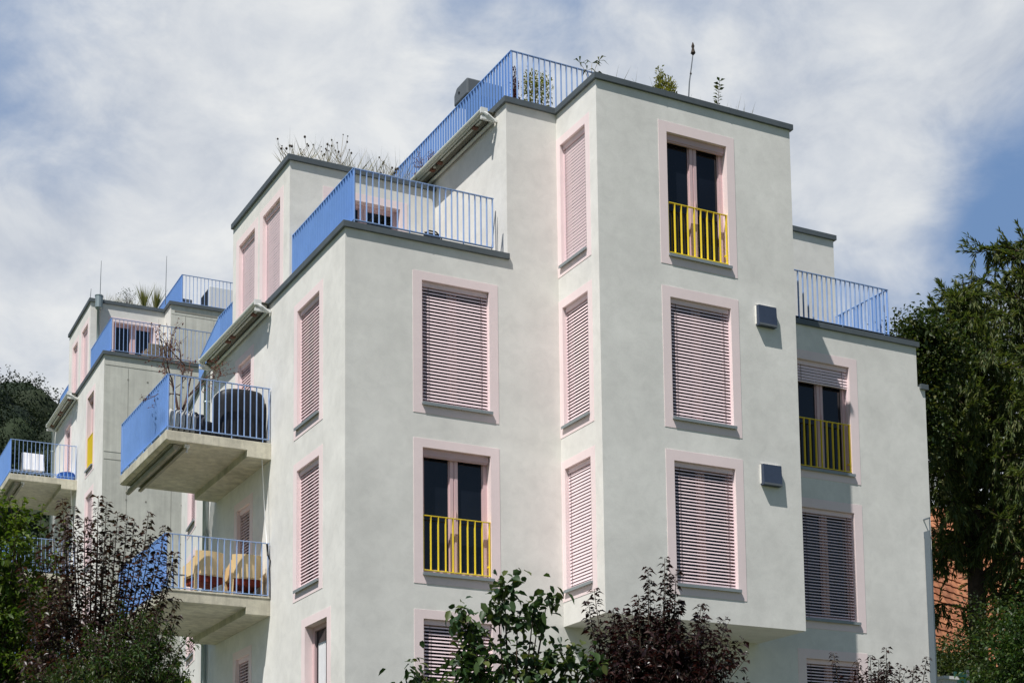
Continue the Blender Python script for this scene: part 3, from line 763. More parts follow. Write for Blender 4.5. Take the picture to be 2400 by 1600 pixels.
def twig_tree(root, base, targets, leaf_n, leaf, mat, bark, r0=.028):
    mb = MB(); P, D = [], []
    def grow(p, d, ln, r, depth):
        d = d/np.linalg.norm(d); n = 5; pts = [p]; q = p.copy(); dd = d.copy()
        for k in range(n):
            dd = dd+rng.normal(size=3)*.10+np.array([0, 0, .03]); dd /= np.linalg.norm(dd); q = q+dd*ln/n; pts.append(q.copy())
        mb.tube(pts, np.linspace(r, r*.45, n+1), 5, cap=False)
        if depth == 0:
            for _ in range(leaf_n): P.append(pts[rng.integers(1, n+1)]+rng.normal(size=3)*.015); D.append(rng.normal(size=3)+np.array([0, 0, -.4]))
            return
        for k in range(3 if depth > 1 else 4):
            i = rng.integers(2, n+1); nd = dd*.8+rng.normal(size=3)*.55+np.array([0, 0, .1]); grow(pts[i], nd, ln*rng.uniform(.5, .75), r*.5, depth-1)
    for tg in targets:
        v = np.array(tg)-np.array(base); grow(np.array(base, float), v, np.linalg.norm(v), r0, 3)
    mb.build('trunk', bark, root, smooth=True)
    leaf_mesh(P, D, leaf, leaf*.5, .2, 'crown', mat, root)

t = empty('potted_tree', (-1.42, 4.45, 10.98), 'sparse small tree with few reddish leaves growing from the black planter on the upper balcony', 'tree')
twig_tree(t, (0, 0, 0), [(-.1, .05, .9), (.20, .1, 1.0), (-.28, .0, .8)], 3, .055, 'lf_red', 'bark_red')

# roof terrace of the lower block
tc = empty('terrace_chair', (2.12, 1.2, 13.1), 'black folding chair on the roof terrace behind the blue railing, only its back showing', 'chair')
mb = MB(); mb.tube([(-.17, .0, 0), (-.16, .0, .66), (-.08, .02, .76), (.08, .02, .76), (.17, .0, .66), (.18, 0, 0)], .014, 6); mb.build('frame', 'black2', tc)
mb = MB(); mb.box(WORLD, -.15, .15, .0, .012, .44, .72); mb.build('backrest', 'black2', tc)
mb = MB(); mb.box(WORLD, -.17, .17, .02, .40, .42, .44); mb.build('seat', 'black2', tc)
rk = empty('drying_rack', (2.86, .33, 13.1), 'slim folded grey drying rack leaning at the wall end of the terrace railing', 'rack')
mb = MB(); mb.tube([(.06, 0, .93), (-.05, 0, .0)], .008, 6); mb.build('leg', 'hood', rk)
mb = MB(); mb.tube([(.06, 0, .93), (.06, .0, .0)], .008, 6); mb.build('leg', 'hood', rk)

# far building's balcony and terrace things
p = to_far(-1.15, 4.3, 10.42)
dr = empty('clothes_rack', p, 'clothes rack with a white checked cloth hanging over it on the far balcony', 'rack')
mb = MB(); n = 10
for k in range(n):
    x0 = -.30+.6*k/n; x1 = -.30+.6*(k+1)/n; w0, w1 = .025*math.sin(k*1.7), .025*math.sin((k+1)*1.7)
    mb.poly([(x0, -.16+w0, .30), (x1, -.16+w1, .30), (x1, -.02, .84), (x0, -.02, .84)]); mb.poly([(x0, .18+w0, .34), (x1, .18+w1, .34), (x1, .02, .84), (x0, .02, .84)]); mb.poly([(x0, -.02, .84), (x1, -.02, .84), (x1, .02, .84), (x0, .02, .84)])
mb.build('cloth', 'cloth', dr, smooth=True)
for x in (-.32, .32):
    for s in (-1, 1):
        mb = MB(); mb.tube([(x, .22*s, 0), (x, 0, .82)], .012, 6); mb.build('leg', 'hood', dr)
mb = MB(); mb.tube([(-.33, 0, .82), (.33, 0, .82)], .012, 6); mb.build('bar', 'hood', dr)
o = cover(*to_far(-.25, 4.0, 10.42)[:3], .5, .34, .24, 5).build('shopping_bag', 'bagblue', None, smooth=True); tag(o, 'crumpled bright blue bag lying on the far balcony floor', 'bag')
o = MB().lathe(to_far(1.12, 1.4, 13.12), [(.02, 0), (.14, .05), (.2, .17), (.2, .27), (.13, .40), (.02, .44)], 18).build('red_ball', 'red', None, smooth=True)
tag(o, 'bright red ball behind the bars of the far roof terrace', 'ball')
p = to_far(1.75, 1.0, 13.12)
wc = empty('wicker_chair', p, 'brown wicker armchair on the far roof terrace in front of the glass door', 'chair')
mb = MB(); mb.box(WORLD, -.32, .32, -.05, .0, .1, .78)
mb.build('backrest', 'wicker', wc, bevel=.03)
mb = MB(); mb.box(WORLD, -.30, .30, .0, .5, .1, .42); mb.build('seat', 'wicker', wc, bevel=.02)
for s in (-1, 1):
    mb = MB(); mb.box(WORLD, s*.34-.05, s*.34+.05, -.03, .5, .0, .60); mb.build('armrest', 'wicker', wc, bevel=.02)
p = to_far(2.18, 1.6, 13.12)
pa = empty('closed_parasol', p, 'folded brown parasol leaning against the far terrace wall', 'parasol')
mb = MB(); mb.tube([(-.15, 0, .1), (-.02, .02, .65), (.10, .05, 1.2)], [.02, .06, .02], 10); mb.build('canopy', 'wood_br', pa, smooth=True)
mb = MB(); mb.tube([(-.18, 0, 0), (.12, .055, 1.3)], .012, 8); mb.build('pole', 'black2', pa)
p = to_far(4.25, 3.6, 15.6)
ac = empty('roof_air_conditioner', p, 'pale metal air conditioning unit with dark grille on the far roof behind blue railing', 'air conditioner', rz=HTH)
mb = MB(); mb.box(WORLD, -.5, .9, -.5, .5, .12, 1.18); mb.build('casing', 'white', ac, bevel=.02)
mb = MB()
mb.box(WORLD, -.512, -.502, -.42, .42, .2, 1.1)
mb.build('grille', 'black2', ac)
mb = MB(); mb.box(WORLD, .25, .38, -.512, -.501, .14, .3); mb.build('vent', 'black2', ac)
for x in (-.4, .8):
    mb = MB(); mb.box(WORLD, x-.05, x+.05, -.45, .45, 0, .12); mb.build('foot', 'hood', ac)
o = MB().box(WORLD, *[to_far(3.0, 3.0, 15.6)[0]+k for k in (-.17, .17)], *[to_far(3.0, 3.0, 15.6)[1]+k for k in (-.15, .15)], to_far(0, 0, 15.6)[2], to_far(0, 0, 16.15)[2]).build('roof_duct', 'hood', None, bevel=.02)
tag(o, 'small dark metal duct box at the railing corner of the far roof', 'duct')

# ------------------------------------------------------------------ plants on the roofs
def thistle(x, y, z, h, heads, seed, label):
    rr = random.Random(seed); t = empty('dried_flower', (x, y, z), label, 'dried plant', 'dried seed head plants on the flat roof')
    st = MB(); hd = MB()
    top = np.array([rr.uniform(-.06, .06), rr.uniform(-.06, .06), h*.6])
    st.tube([(0, 0, 0), tuple(top*.5+np.array([.01, 0, 0])), tuple(top)], [.007, .005, .004], 4)
    for k in range(heads):
        f = rr.uniform(.35, 1); a = top*f
        e = a+np.array([rr.uniform(-.26, .26), rr.uniform(-.15, .15), h*rr.uniform(.18, .42)]); e[2] = min(e[2], h)
        mid = (a+e)/2+np.array([(e[0]-a[0])*.25, 0, -.03])
        st.tube([tuple(v) for v in bez(a, mid, e, 5)], [.005, .0045, .004, .004, .0035], 4, cap=False)
        r = rr.uniform(.012, .026)
        hd.lathe(tuple(e), [(r*.3, -r), (r, -.2*r), (r*.9, .6*r), (r*.3, 1.2*r)], 7)
    st.build('stem', 'dry', t); hd.build('seed_head', 'dry_head', t)
    return t
TH = [(.12, .52, 5, 'shortest dried seed head plant, at the outer left corner of the roof'), (.45, .68, 4, 'dried plant with one large thistle head, second from the left corner of the roof'),
      (.72, .82, 8, 'bushy dried plant with many heads, third from the left corner of the roof'), (.98, .66, 5, 'low dried plant left of the tallest roof stalks'),
      (1.27, .94, 11, 'tallest dried plant with a spray of dark heads on the flat roof'), (1.58, .55, 5, 'short dried plant right of the tallest one on the roof'),
      (2.08, .66, 6, 'dried plant with dark heads left of the blue stair-like railing'), (2.32, .80, 6, 'dried plant touching the lower end of the top blue railing')]
for i, (x, h, k, lb) in enumerate(TH): thistle(x, 3.3+.12*(i % 3), 15.5, h, k, i+3, lb)
def tuft(name, pts, h, w, mat, label, cat, spread=.35, kind='stuff'):
    P = np.array(pts); D = rng.normal(size=P.shape)*spread*np.array([1, 1, .2])+np.array([0, 0, 1.])
    o = leaf_mesh(P, D, h*(.5+.7*rng.random(len(P))), w, .05, name, mat, None, four=False); tag(o, label, cat, kind=kind); return o
xs = rng.random(420)*2.6+.2
tuft('roof_grass', np.stack([xs, 3.2+rng.random(420)*.6, np.full(420, 15.5)], 1), .74, .0055, 'dry_grass', 'pale dry grass growing on the flat roof of the upper storey', 'grass')
xs = rng.random(170)**.8*3.5+4.2
tuft('roof_grass', np.stack([xs, -1.0+rng.random(170)*.6, np.full(170, 15.9)], 1), .56, .007, 'dry_grass', 'thin dry grass along the tower roof edge', 'grass')
xs = rng.random(30)*.6+9.0
tuft('roof_grass', np.stack([xs, 1.9+rng.random(30)*.3, np.full(30, 15.7)], 1), .36, .006, 'dry_grass', 'wispy grass on the small roof right of the tower', 'grass')
def bush(name, loc, label, cat, mat, ells, n, leaf, up=.3, bark='bark', group=None):
    t = empty(name, loc, label, cat, group)
    P, d = in_ellipsoids(n, ells)
    D = d*.7+rng.normal(size=d.shape)*.6+np.array([0, 0, up])
    s = .6+.7*rng.random(n)
    mb = MB()
    for k in range(9):
        q = P[rng.integers(n)]; mb.tube(bez((0, 0, 0), q*np.array([.3, .3, .6]), q, 5), np.linspace(.014, .004, 5), 4, cap=False)
    mb.build('stem', bark, t); leaf_mesh(P, D, leaf*s, leaf*.45*s, .15, 'foliage', mat, t)
    return t
bush('terrace_bush', (4.12, 1.0, 15.95), 'olive green bush behind the top terrace railing', 'bush', 'lf_olive', [(0, 0, .85, .27, .22, .42), (-.12, 0, 1.0, .15, .14, .30), (.2, 0, .95, .13, .13, .38), (.02, 0, .4, .12, .12, .4)], 1300, .06, .7)
bush('terrace_plant', (3.68, 1.0, 15.95), 'narrow dark red plant at the corner of the top terrace railing', 'plant', 'lf_darkred', [(0, 0, .7, .07, .07, .55)], 420, .06, .9)
bush('roof_conifer', (5.64, -.95, 15.9), 'small bright yellow green cypress on the tower roof edge', 'conifer', 'lf_olive', [(-.02, 0, .35, .2, .16, .28), (-.11, 0, .55, .08, .08, .26), (.13, 0, .42, .09, .09, .25)], 1100, .055, 1.2)
tk = empty('bud_stalk', (6.07, -1.0, 15.9), 'single tall stalk with a dark bud at its top on the tower roof', 'plant')
MB().tube([(0, 0, 0), (.05, 0, .6), (.10, 0, .9), (.145, 0, 1.17)], [.012, .011, .010, .008], 6).build('stem', 'hood', tk)
mb = MB(); mb.lathe((.145, 0, 1.14), [(.01, 0), (.045, .04), (.03, .09), (.02, .13), (.03, .17), (.008, .24)], 8); mb.lathe((.085, 0, .75), [(.008, 0), (.02, .03), (.006, .06)], 7); mb.build('bud', 'dry_head', tk)
sp = empty('leafy_sprig', (6.72, -1.0, 15.9), 'upright sprig with dark paired leaves on the tower roof, right of the bud stalk', 'plant')
MB().tube([(0, 0, 0), (.01, 0, .4), (.05, 0, .8)], [.007, .005, .003], 5).build('stem', 'bark', sp)
P, D = [], []
for k in range(9):
    z = .34+.055*k
    for s in (-1, 1): P.append((.005+.05*max(0, (z-.4)/.4), 0, z)); D.append((s, rng.normal()*.5, .75))
leaf_mesh(P, D, .12, .055, .15, 'leaves', 'lf_dark', sp)
bd = empty('drooping_plant', (4.22, -.8, 15.9), 'plant with long drooping grey leaves at the corner of the tower roof', 'plant')
mb = MB(); P, D = [], []
for tx, tz in ((-.22, .55), (.02, .60), (.16, .68), (.26, .45), (-.08, .45)):
    mb.tube(bez((0, 0, 0), (tx*.2, 0, tz*.7), (tx, 0, tz), 6), np.linspace(.009, .004, 6), 4, cap=False)
    for k in range(4): P.append((tx, 0, tz)); D.append((rng.normal()*.9+tx*2, rng.normal()*.6, .35))
mb.build('stem', 'dry', bd); leaf_mesh(P, D, .20, .035, .5, 'leaves', 'lf_dark', bd)
rt = empty('roof_twig_bush', (2.86, 2.92, 15.5), 'bare reddish twig bush where the flat roof meets the top railing', 'bush')
twig_tree(rt, (0, .25, 0), [(-.05, .2, .42), (.05, .25, .5)], 4, .03, 'lf_red', 'bark_red', .012)
# far roof
n = 260; q = np.array([to_far(.6+x, 3.0+y, 15.6) for x, y in zip(rng.random(n)*1.6, rng.random(n)*.4)])
tuft('roof_grass', q, .5, .008, 'dry_grass', 'grey wispy grass on the roof of the far building', 'grass')
for dx, lb in ((1.75, 'left clump of yellow green ornamental grass on the far roof'), (2.08, 'right clump of yellow green ornamental grass on the far roof')):
    p = to_far(dx, 2.95, 15.6); n = 60
    P = np.tile(np.array(p), (n, 1)); D = rng.normal(size=(n, 3))*np.array([.2, .2, .05])+np.array([.12 if dx > 2 else -.08, 0, 1])
    o = leaf_mesh(P, D, .55+.5*rng.random(n), .022, .08, 'ornamental_grass', 'lf_yellow', None); tag(o, lb, 'grass', 'ornamental grass clumps on the far roof')
bush('roof_shrub', to_far(1.25, 3.0, 15.6), 'grey green leafless looking shrub on the far roof', 'shrub', 'lf_dark', [(0, 0, .35, .32, .25, .3)], 260, .05, .5)

# ------------------------------------------------------------------ trees
RH = np.array([.8867, -.4622, 0.])
t = empty('purple_plum_tree', (.25, -8.4, 0), 'dark purple leaved plum tree in front of the projecting bay, centre right', 'tree', None)
b0 = np.array([.25, -8.4, 0])
tips = [(-.36, -8.33, 5.42), (-.41, -8.28, 5.3), (-.16, -8.4, 5.2), (.08, -8.55, 5.34), (.16, -8.63, 5.65), (.32, -8.73, 5.75), (.39, -8.74, 5.56), (.44, -8.77, 5.6), (.7, -8.86, 5.24), (.34, -8.7, 5.46), (1.01, -8.96, 4.83), (.84, -8.88, 4.84), (.65, -8.8, 5.01), (.2, -8.6, 5.5), (.52, -8.7, 5.3), (-.05, -8.3, 5.1)]
shoot_tree(t, (0, 0, 0), (0, 0, 3.0), [np.array(q)-b0 for q in tips], [(-.05, .0, 4.55, .55, .5, .55), (.38, -.25, 4.45, .55, .45, .55), (.1, -.1, 4.0, .8, .8, .7)], 820, (.082, .04), 17, 'lf_purple', twig=.26)
t = empty('purple_plum_tree', (-4.75, -3.7, 0), 'tall purple leaved plum tree in front of the left balconies', 'tree')
b0 = np.array([-4.75, -3.7, 0])
tips = [(-4.82, -3.94, 7.03), (-4.73, -3.98, 6.95), (-4.6, -4.03, 6.82), (-4.49, -4.08, 6.8), (-4.26, -4.21, 6.83), (-4.07, -4.28, 6.64), (-3.95, -4.3, 6.34), (-3.92, -4.24, 5.78), (-3.9, -4.23, 5.57), (-5.21, -3.73, 6.99), (-5.09, -3.78, 6.91), (-4.96, -3.83, 6.76), (-4.8, -3.88, 6.5), (-4.41, -4.11, 6.72), (-4.22, -4.19, 6.55), (-4.0, -4.26, 6.21), (-5.61, -3.41, 6.18), (-5.15, -3.6, 6.8), (-5.02, -3.7, 6.6), (-4.7, -3.7, 6.4), (-4.45, -3.9, 6.3), (-4.88, -3.85, 6.75), (-4.66, -3.95, 6.6), (-4.36, -4.1, 6.5), (-5.3, -3.6, 6.7), (-4.15, -4.2, 6.35), (-4.05, -4.2, 6.0), (-4.55, -4.0, 6.35), (-5.4, -3.5, 6.45)]
shoot_tree(t, (0, 0, 0), (-.05, 0, 4.2), [np.array(q)-b0 for q in tips], [(-.42, .12, 5.2, .34, .4, .8), (-.02, -.05, 4.95, .35, .4, .55), (.34, -.3, 5.1, .33, .35, .4), (-.1, 0, 4.4, .9, .8, .6)], 470, (.085, .042), 16, 'lf_purple_g', twig=.30)
t = empty('purple_plum_tree', (4.45, -7.3, 0), 'low purple leaved plum with thin upright shoots under the right wing', 'tree')
b0 = np.array([4.45, -7.3, 0])
tips = [(3.92, -7.13, 5.18), (4.2, -7.26, 5.09), (4.35, -7.34, 5.14), (4.53, -7.45, 5.24), (4.7, -7.51, 5.03), (5.0, -7.68, 5.12), (4.42, -7.4, 4.95), (4.58, -7.4, 5.05), (4.85, -7.6, 5.0), (4.48, -7.35, 5.1)]
shoot_tree(t, (0, 0, 0), (0, 0, 3.4), [np.array(q)-b0 for q in tips], [(.05, 0, 4.35, .5, .5, .45)], 220, (.07, .034), 15, 'lf_purple', twig=.25, tip_frac=.6)
# broad leaved fruit tree
t = empty('quince_tree', (-1.5, -8.4, 0), 'fruit tree with large dark green leaves in front of the building, bottom centre', 'tree')
b0 = np.array([-1.5, -8.4, 0])
tips = [np.array(q)-b0 for q in [(-1.69, -8.74, 5.30), (-1.41, -8.86, 5.06), (-1.28, -8.93, 5.18), (-2.10, -8.52, 5.02), (-1.99, -8.53, 4.85), (-1.56, -8.78, 4.95), (-1.36, -8.86, 4.92), (-2.45, -8.21, 4.42), (-2.0, -8.49, 4.6), (-1.2, -8.9, 4.58), (-.86, -9.07, 4.5), (-1.0, -9.0, 4.62), (-1.75, -8.7, 5.1)]]
mb = MB(); fork = np.array([-.05, -.25, 3.6]); P, D = [], []
mb.tube(bez((0, 0, 0), (.05, 0, 2), fork, 7), np.linspace(.07, .04, 7), 8)
cl = [(tp, r, n) for tp, r, n in zip(tips, (.13, .10, .12, .13, .15, .10, .09, .17, .15, .14, .15, .1, .14), (70, 34, 40, 46, 60, 30, 22, 60, 60, 50, 54, 22, 60))]
for tp, r, n in cl:
    mid = fork*.5+tp*.5+np.array([(tp[0]-fork[0])*.25, 0, -.12]); c = bez(fork, mid, tp, 9)
    mb.tube(c, np.linspace(.022, .004, 9), 5, cap=False)
    P += list(tp+rng.normal(size=(n, 3))*r*np.array([.55, .55, .6])-np.array([0, 0, r*.55])); D += list(rng.normal(size=(n, 3))*.8+np.array([0, 0, -.35]))
    for k in range(10): q = c[rng.integers(4, 9)]; P.append(q+rng.normal(size=3)*.05); D.append(rng.normal(size=3)+np.array([0, 0, -.3]))
Q, d = in_ellipsoids(1500, [(-.15, -.2, 4.42, .55, .4, .30), (.35, -.35, 4.30, .42, .35, .24), (-.55, -.1, 4.25, .35, .3, .25), (0, -.2, 3.95, .9, .6, .35)])
P += list(Q); D += list(d*.6+rng.normal(size=d.shape)*.7+np.array([0, 0, -.3]))
mb.build('trunk', 'bark', t, smooth=True)
s = .7+.5*rng.random(len(P)); leaf_mesh(P, D, .105*s, .075*s, .3, 'crown', 'lf_big', t, fold=.16, four='round')
for q in ((.45, -.55, 4.62), (.62, -.6, 4.52), (.2, -.4, 4.72)):
    MB().lathe(q, [(.006, .028), (.022, .02), (.028, 0), (.022, -.022), (.006, -.028)], 8).build('fruit', 'lf_yellow', t, smooth=True)
# green shrub under the left plum
t = empty('garden_shrub', (-4.6, -4.7, 0), 'bright green fine leaved shrub below the left purple plum', 'shrub')
b0 = np.array([-4.6, -4.7, 0])
tips = [np.array(q)-b0 for q in [(-4.78, -4.9, 5.55), (-4.35, -5.14, 5.3), (-4.2, -5.13, 5.0), (-5.1, -4.65, 5.3), (-4.55, -5, 5.45), (-4.28, -5.1, 4.8)]]
shoot_tree(t, (0, 0, 0), (0, -.2, 3.6), tips, [(-.1, -.2, 4.75, .42, .4, .55), (.18, -.35, 4.6, .30, .35, .45), (-.45, 0, 4.55, .35, .35, .45), (.25, -.35, 4.9, .28, .3, .45), (0, 0, 3.9, .8, .6, .6)], 700, (.062, .022), 18, 'lf_green', twig=.24, updraft=.6)
# low flowering shrub in front of it
bush('garden_shrub', (-5.35, -5.5, 0), 'low dark green shrub at the bottom left corner', 'shrub', 'lf_dark', [(0, 0, 4.1, .6, .5, .6), (-.3, .1, 4.25, .3, .3, .4)], 2400, .07, .5)
# light green tree on the left edge
t = empty('maple_tree', (-4.9, .45, .7), 'light green leafy tree cut by the left edge of the picture', 'tree')
b0 = np.array([-5.2, .6, 1.0])
tips = [np.array(q)-b0 for q in [(-5.21, .62, 8.35), (-4.95, .46, 8.25), (-4.62, .35, 8.05), (-4.55, .38, 7.75), (-5.5, .8, 8.5), (-4.75, .4, 7.5)]]
shoot_tree(t, (0, 0, 0), (-.35, .1, 3.6), tips, [(-.25, .15, 6.2, .42, .5, 1.2), (.1, .0, 5.1, .42, .5, .9), (-.6, .3, 5.5, .6, .6, 1.6), (-.1, .1, 4.2, .6, .6, .9)], 900, (.10, .06), 14, 'lf_lime', twig=.32, updraft=.3, tip_frac=.4, step=.06)
# grass patch between the blocks
n = 900; q = np.stack([rng.random(n)*1.8-4.6, rng.random(n)*1.0-4.6, np.zeros(n)], 1)
bush('garden_shrub', (-4.05, -4.35, 0), 'feathery bright green grass like shrub beside the concrete wall, bottom left', 'shrub', 'lf_lime', [(0, 0, 4.45, .35, .3, .35), (.15, 0, 4.3, .3, .3, .3)], 1100, .12, 1.6)

# trees at the right
BEECH = [(15.75, 4.45, 15.0, .62), (16.15, 4.2, 15.25, .55), (15.65, 4.6, 14.1, .6), (16.1, 4.4, 14.0, .62), (16.1, 4.5, 13.0, .6), (16.6, 4.0, 14.8, .55)]
def conifer(root, h, zlow, nb, reach, low_cut, extra=()):
    mb = MB(); mb.tube([(0, 0, 0), (.05, 0, h*.4), (.08, 0, h*.75), (.1, 0, h)], [.018*h, .014*h, .008*h, .012], 10)
    P, D = [], []
    def branch(z, az, ln, lift, dense=1.):
        d = np.array([math.cos(az), math.sin(az), 0]); o = np.array([.09, 0, z])
        c = bez(o, o+d*ln*.55+np.array([0, 0, lift+.2*ln]), o+d*ln+np.array([0, 0, lift-.10*ln]), 10)
        c[-1] += np.array([0, 0, .05*ln]); mb.tube(c, np.linspace(.012+.014*ln, .006, 10), 5, cap=False)
        for k in range(int(ln*15*dense)+2):
            t_ = .1+.9*rng.random(); i = min(8, int(t_*9)); q = c[i]+(c[i+1]-c[i])*(t_*9-i)
            side = rng.normal(size=3)*.3; sc_ = min(1., .35+.3*ln)
            hang = np.array([side[0], side[1], -1.])*(.22+.62*rng.random())*sc_ if rng.random() < .7 else (d*.4+side*.9+np.array([0, 0, .12]))*sc_
            e = q+hang; m_ = int(14+30*np.linalg.norm(hang)); mid = (q+e)/2+d*.08*sc_
            mb.tube([q, mid, e], [.007, .005, .003], 3, cap=False)
            u = rng.random(m_)[:, None]; pts = (1-u)**2*q+2*u*(1-u)*mid+u*u*e
            P.extend(pts); D.extend((e-q)*.9/np.linalg.norm(e-q)+rng.normal(size=(m_, 3))*.26)
        for u in rng.random(int(ln*40)+6):
            i = min(8, int(u*9)); P.append(c[i]+(c[i+1]-c[i])*rng.random()); D.append(d*.9+rng.normal(size=3)*.35)
    for k in range(nb):
        z = zlow+(h-.25-zlow)*(k/nb)**.93+rng.uniform(-.15, .15); az = k*2.4+rng.uniform(-.3, .3); f = max(0, 1-(z-zlow)/(h-zlow))
        ln = (.28+reach*f**.78)*rng.uniform(.75, 1.15)
        if z < low_cut:
            if rng.random() < .40: continue
            if abs(math.remainder(az-2.66, 2*math.pi)) < 1.0: ln *= .45
        branch(z, az, ln, .12+.25*rng.random()*f)
    for e in extra: branch(*e)
    for z in np.linspace(h-.9, h, 26): P.append(np.array([.095, 0, z])); D.append(rng.normal(size=3)*.35+np.array([0, 0, .9]))
    mb.build('trunk', 'bark', root, smooth=True)
    Pn = np.array(P); s_ = .7+.6*rng.random(len(Pn)); leaf_mesh(Pn, np.array(D), .18*s_, .034*s_, .05, 'crown', 'lf_conifer', root, four=False)
t = empty('weeping_conifer', (21.7, 6.3, 0), 'tallest dark weeping conifer, cut by the right edge of the picture', 'tree')
conifer(t, 20.0, 7, 118, 2.9, 12.4, [(18.6, 2.75, 1.5, .6, 1.3), (17.6, 2.62, 2.0, .8, 1.2), (16.9, 2.78, 2.3, .7, 1.2), (18.9, 2.6, 1.0, .45, 1.2)])
t = empty('weeping_conifer', (18.85, 5.85, 0), 'shorter weeping conifer with a thin upright leader, standing left of the tallest conifer', 'tree')
conifer(t, 17.75, 9.0, 135, 2.8, 12.2, [(15.8, 2.7, 1.5, .5, 1.2), (14.9, 2.5, 1.9, .4, 1.2)])

def leafy(name, loc, label, mat, ells, n, leaf, cat='tree', tr=.22, limbs=26, up=.1):
    t = empty(name, loc, label, cat); mb = MB(); top = max(e[2] for e in ells)
    mb.tube([(0, 0, 0), (.1, .05, top*.5), (.05, 0, top*.85)], [tr, tr*.75, tr*.35], 8)
    P0, d = in_ellipsoids(max(n//26, 4), ells)
    for q in P0[:limbs]: mb.tube(bez((.08, .03, max(1, q[2]*.55)), (q[0]*.5, q[1]*.5, q[2]*.8), q, 6), np.linspace(tr*.3, .01, 6), 5, cap=False)
    P = np.repeat(P0, 26, 0)+rng.normal(size=(len(P0)*26, 3))*leaf*1.7
    D = np.repeat(d, 26, 0)*.5+rng.normal(size=P.shape)*.7+np.array([0, 0, up])
    s = .6+.7*rng.random(len(P)); mb.build('trunk', 'bark', t, smooth=True); leaf_mesh(P, D, leaf*s, leaf*.6*s, .2, 'crown', mat, t, four=False)
    return t
leafy('beech_tree', (15.9, 5.4, 0), 'rounded leafy broadleaved tree touching the right wing of the building', 'lf_dark',
      [(BX-15.9, BY-5.4, z, r, r, r*1.05) for BX, BY, z, r in BEECH], 11000, .115, limbs=0, tr=.10)
leafy('garden_shrub', (12.95, -1.6, 0), 'mid green rounded shrub at the bottom right corner', 'lf_green', [(0, 0, 6.3, .85, .8, 1.35), (-.5, .1, 6.1, .7, .7, .8), (.4, 0, 6.9, .75, .7, 1.15), (-.2, .1, 7.1, .45, .5, .6), (-.1, 0, 5, 1.2, 1, 1)], 9000, .095, 'shrub', .1)
leafy('ivy_tree', (16.2, 4.6, 0), 'dark shaded bushy tree between the building corner and the tiled house', 'lf_dark', [(-.2, 0, 7.2, 1.0, .9, .8), (.8, .1, 7.5, 1.0, 1., .9), (2.0, .1, 8.3, 1.0, .9, 1.1), (.1, 0, 6.4, 1.6, 1., 1.0), (-.9, 0, 6.8, .6, .6, .9), (3.1, .2, 9.2, .6, .6, .8)], 12000, .10, 'tree', .12, limbs=5)

# neighbour house with the clay roof
nb = empty('tiled_house', (25.5, 13.0, 4), 'house with an orange clay tile roof mostly hidden behind the conifer', 'house')
mb = MB(); mb.box(WORLD, -3.2, 5.5, -1.5, 6, -4, 6.0); mb.build('wall', surf_mat('cream_render', (.55, .50, .42), .95, .05), nb)
def tiled_plane(name, a, b, c, d, rows):
    a, b, c, d = map(np.array, map(lambda q: tuple(map(float, q)), (a, b, c, d)))      # eave a-b, ridge d-c
    m = MB(); nrm = np.cross(b-a, d-a); nrm /= np.linalg.norm(nrm); cols = max(6, int(np.linalg.norm(b-a)/.12))
    for r in range(rows):
        t0, t1 = r/rows, (r+1)/rows+.02
        L0, R0, L1, R1 = a+(d-a)*t0, b+(c-b)*t0, a+(d-a)*t1, b+(c-b)*t1
        for k in range(cols):
            u0, u1 = k/cols, (k+1)/cols
            w0 = .025*(.5+.5*math.cos(u0*cols*math.pi)); w1 = .025*(.5+.5*math.cos(u1*cols*math.pi))
            p = [L0+(R0-L0)*u0+nrm*(.07+w0), L0+(R0-L0)*u1+nrm*(.07+w1), L1+(R1-L1)*u1+nrm*(.02+w1), L1+(R1-L1)*u0+nrm*(.02+w0)]
            m.poly([tuple(q) for q in p]); m.poly([tuple(p[0]), tuple(L0+(R0-L0)*u0), tuple(L0+(R0-L0)*u1), tuple(p[1])])
    return m.build(name, 'tile', nb)
tiled_plane('roof', (-4.0, -.9, 5.2), (4.5, -4.2, 5.6), (5.5, 1.6, 11.2), (-3.6, 2.4, 10.4), 22)
tiled_plane('roof', (-3.6, -1.9, 5.4), (-1.2, -2.3, 4.9), (-.8, .2, 9.0), (-3.6, .1, 9.6), 16)
# gate post and green slatted gate, bottom right
gp = empty('gate_post', (12.85, .45, 0), 'white rendered gate post with a flat cap at the bottom right', 'gate post')
MB().box(WORLD, -.22, .12, -.15, .15, 0, 6.43).build('post', 'plaster', gp); MB().box(WORLD, -.25, .15, -.18, .18, 6.43, 6.49).build('cap', 'white', gp)
gt = empty('garden_gate', (13.0, .4, 5), 'dark green slatted gate beside the white gate post', 'gate')
for k in range(8): MB().box(WORLD, .0, .30, -.02, .02, .6+.13*k, .7+.13*k).build('slat', surf_mat('green_paint', (.03, .10, .08), .5) if k == 0 else bpy.data.materials['green_paint'], gt)
MB().box(WORLD, .30, .36, -.03, .03, -5, 1.66).build('post', 'hood', gt)
# grey post, bottom left
gp2 = empty('grey_post', (-6.30, -6.23, -.55), 'dark grey post with a rounded top in the bottom left corner', 'post')
MB().lathe((0, 0, 0), [(.07, 0), (.07, 4.6), (.055, 4.72), (.02, 4.78)], 14).build('post', 'hood', gp2)
MB().box(WORLD, -.035, .0, -.085, -.071, 4.0, 4.58).build('panel', 'white', gp2)

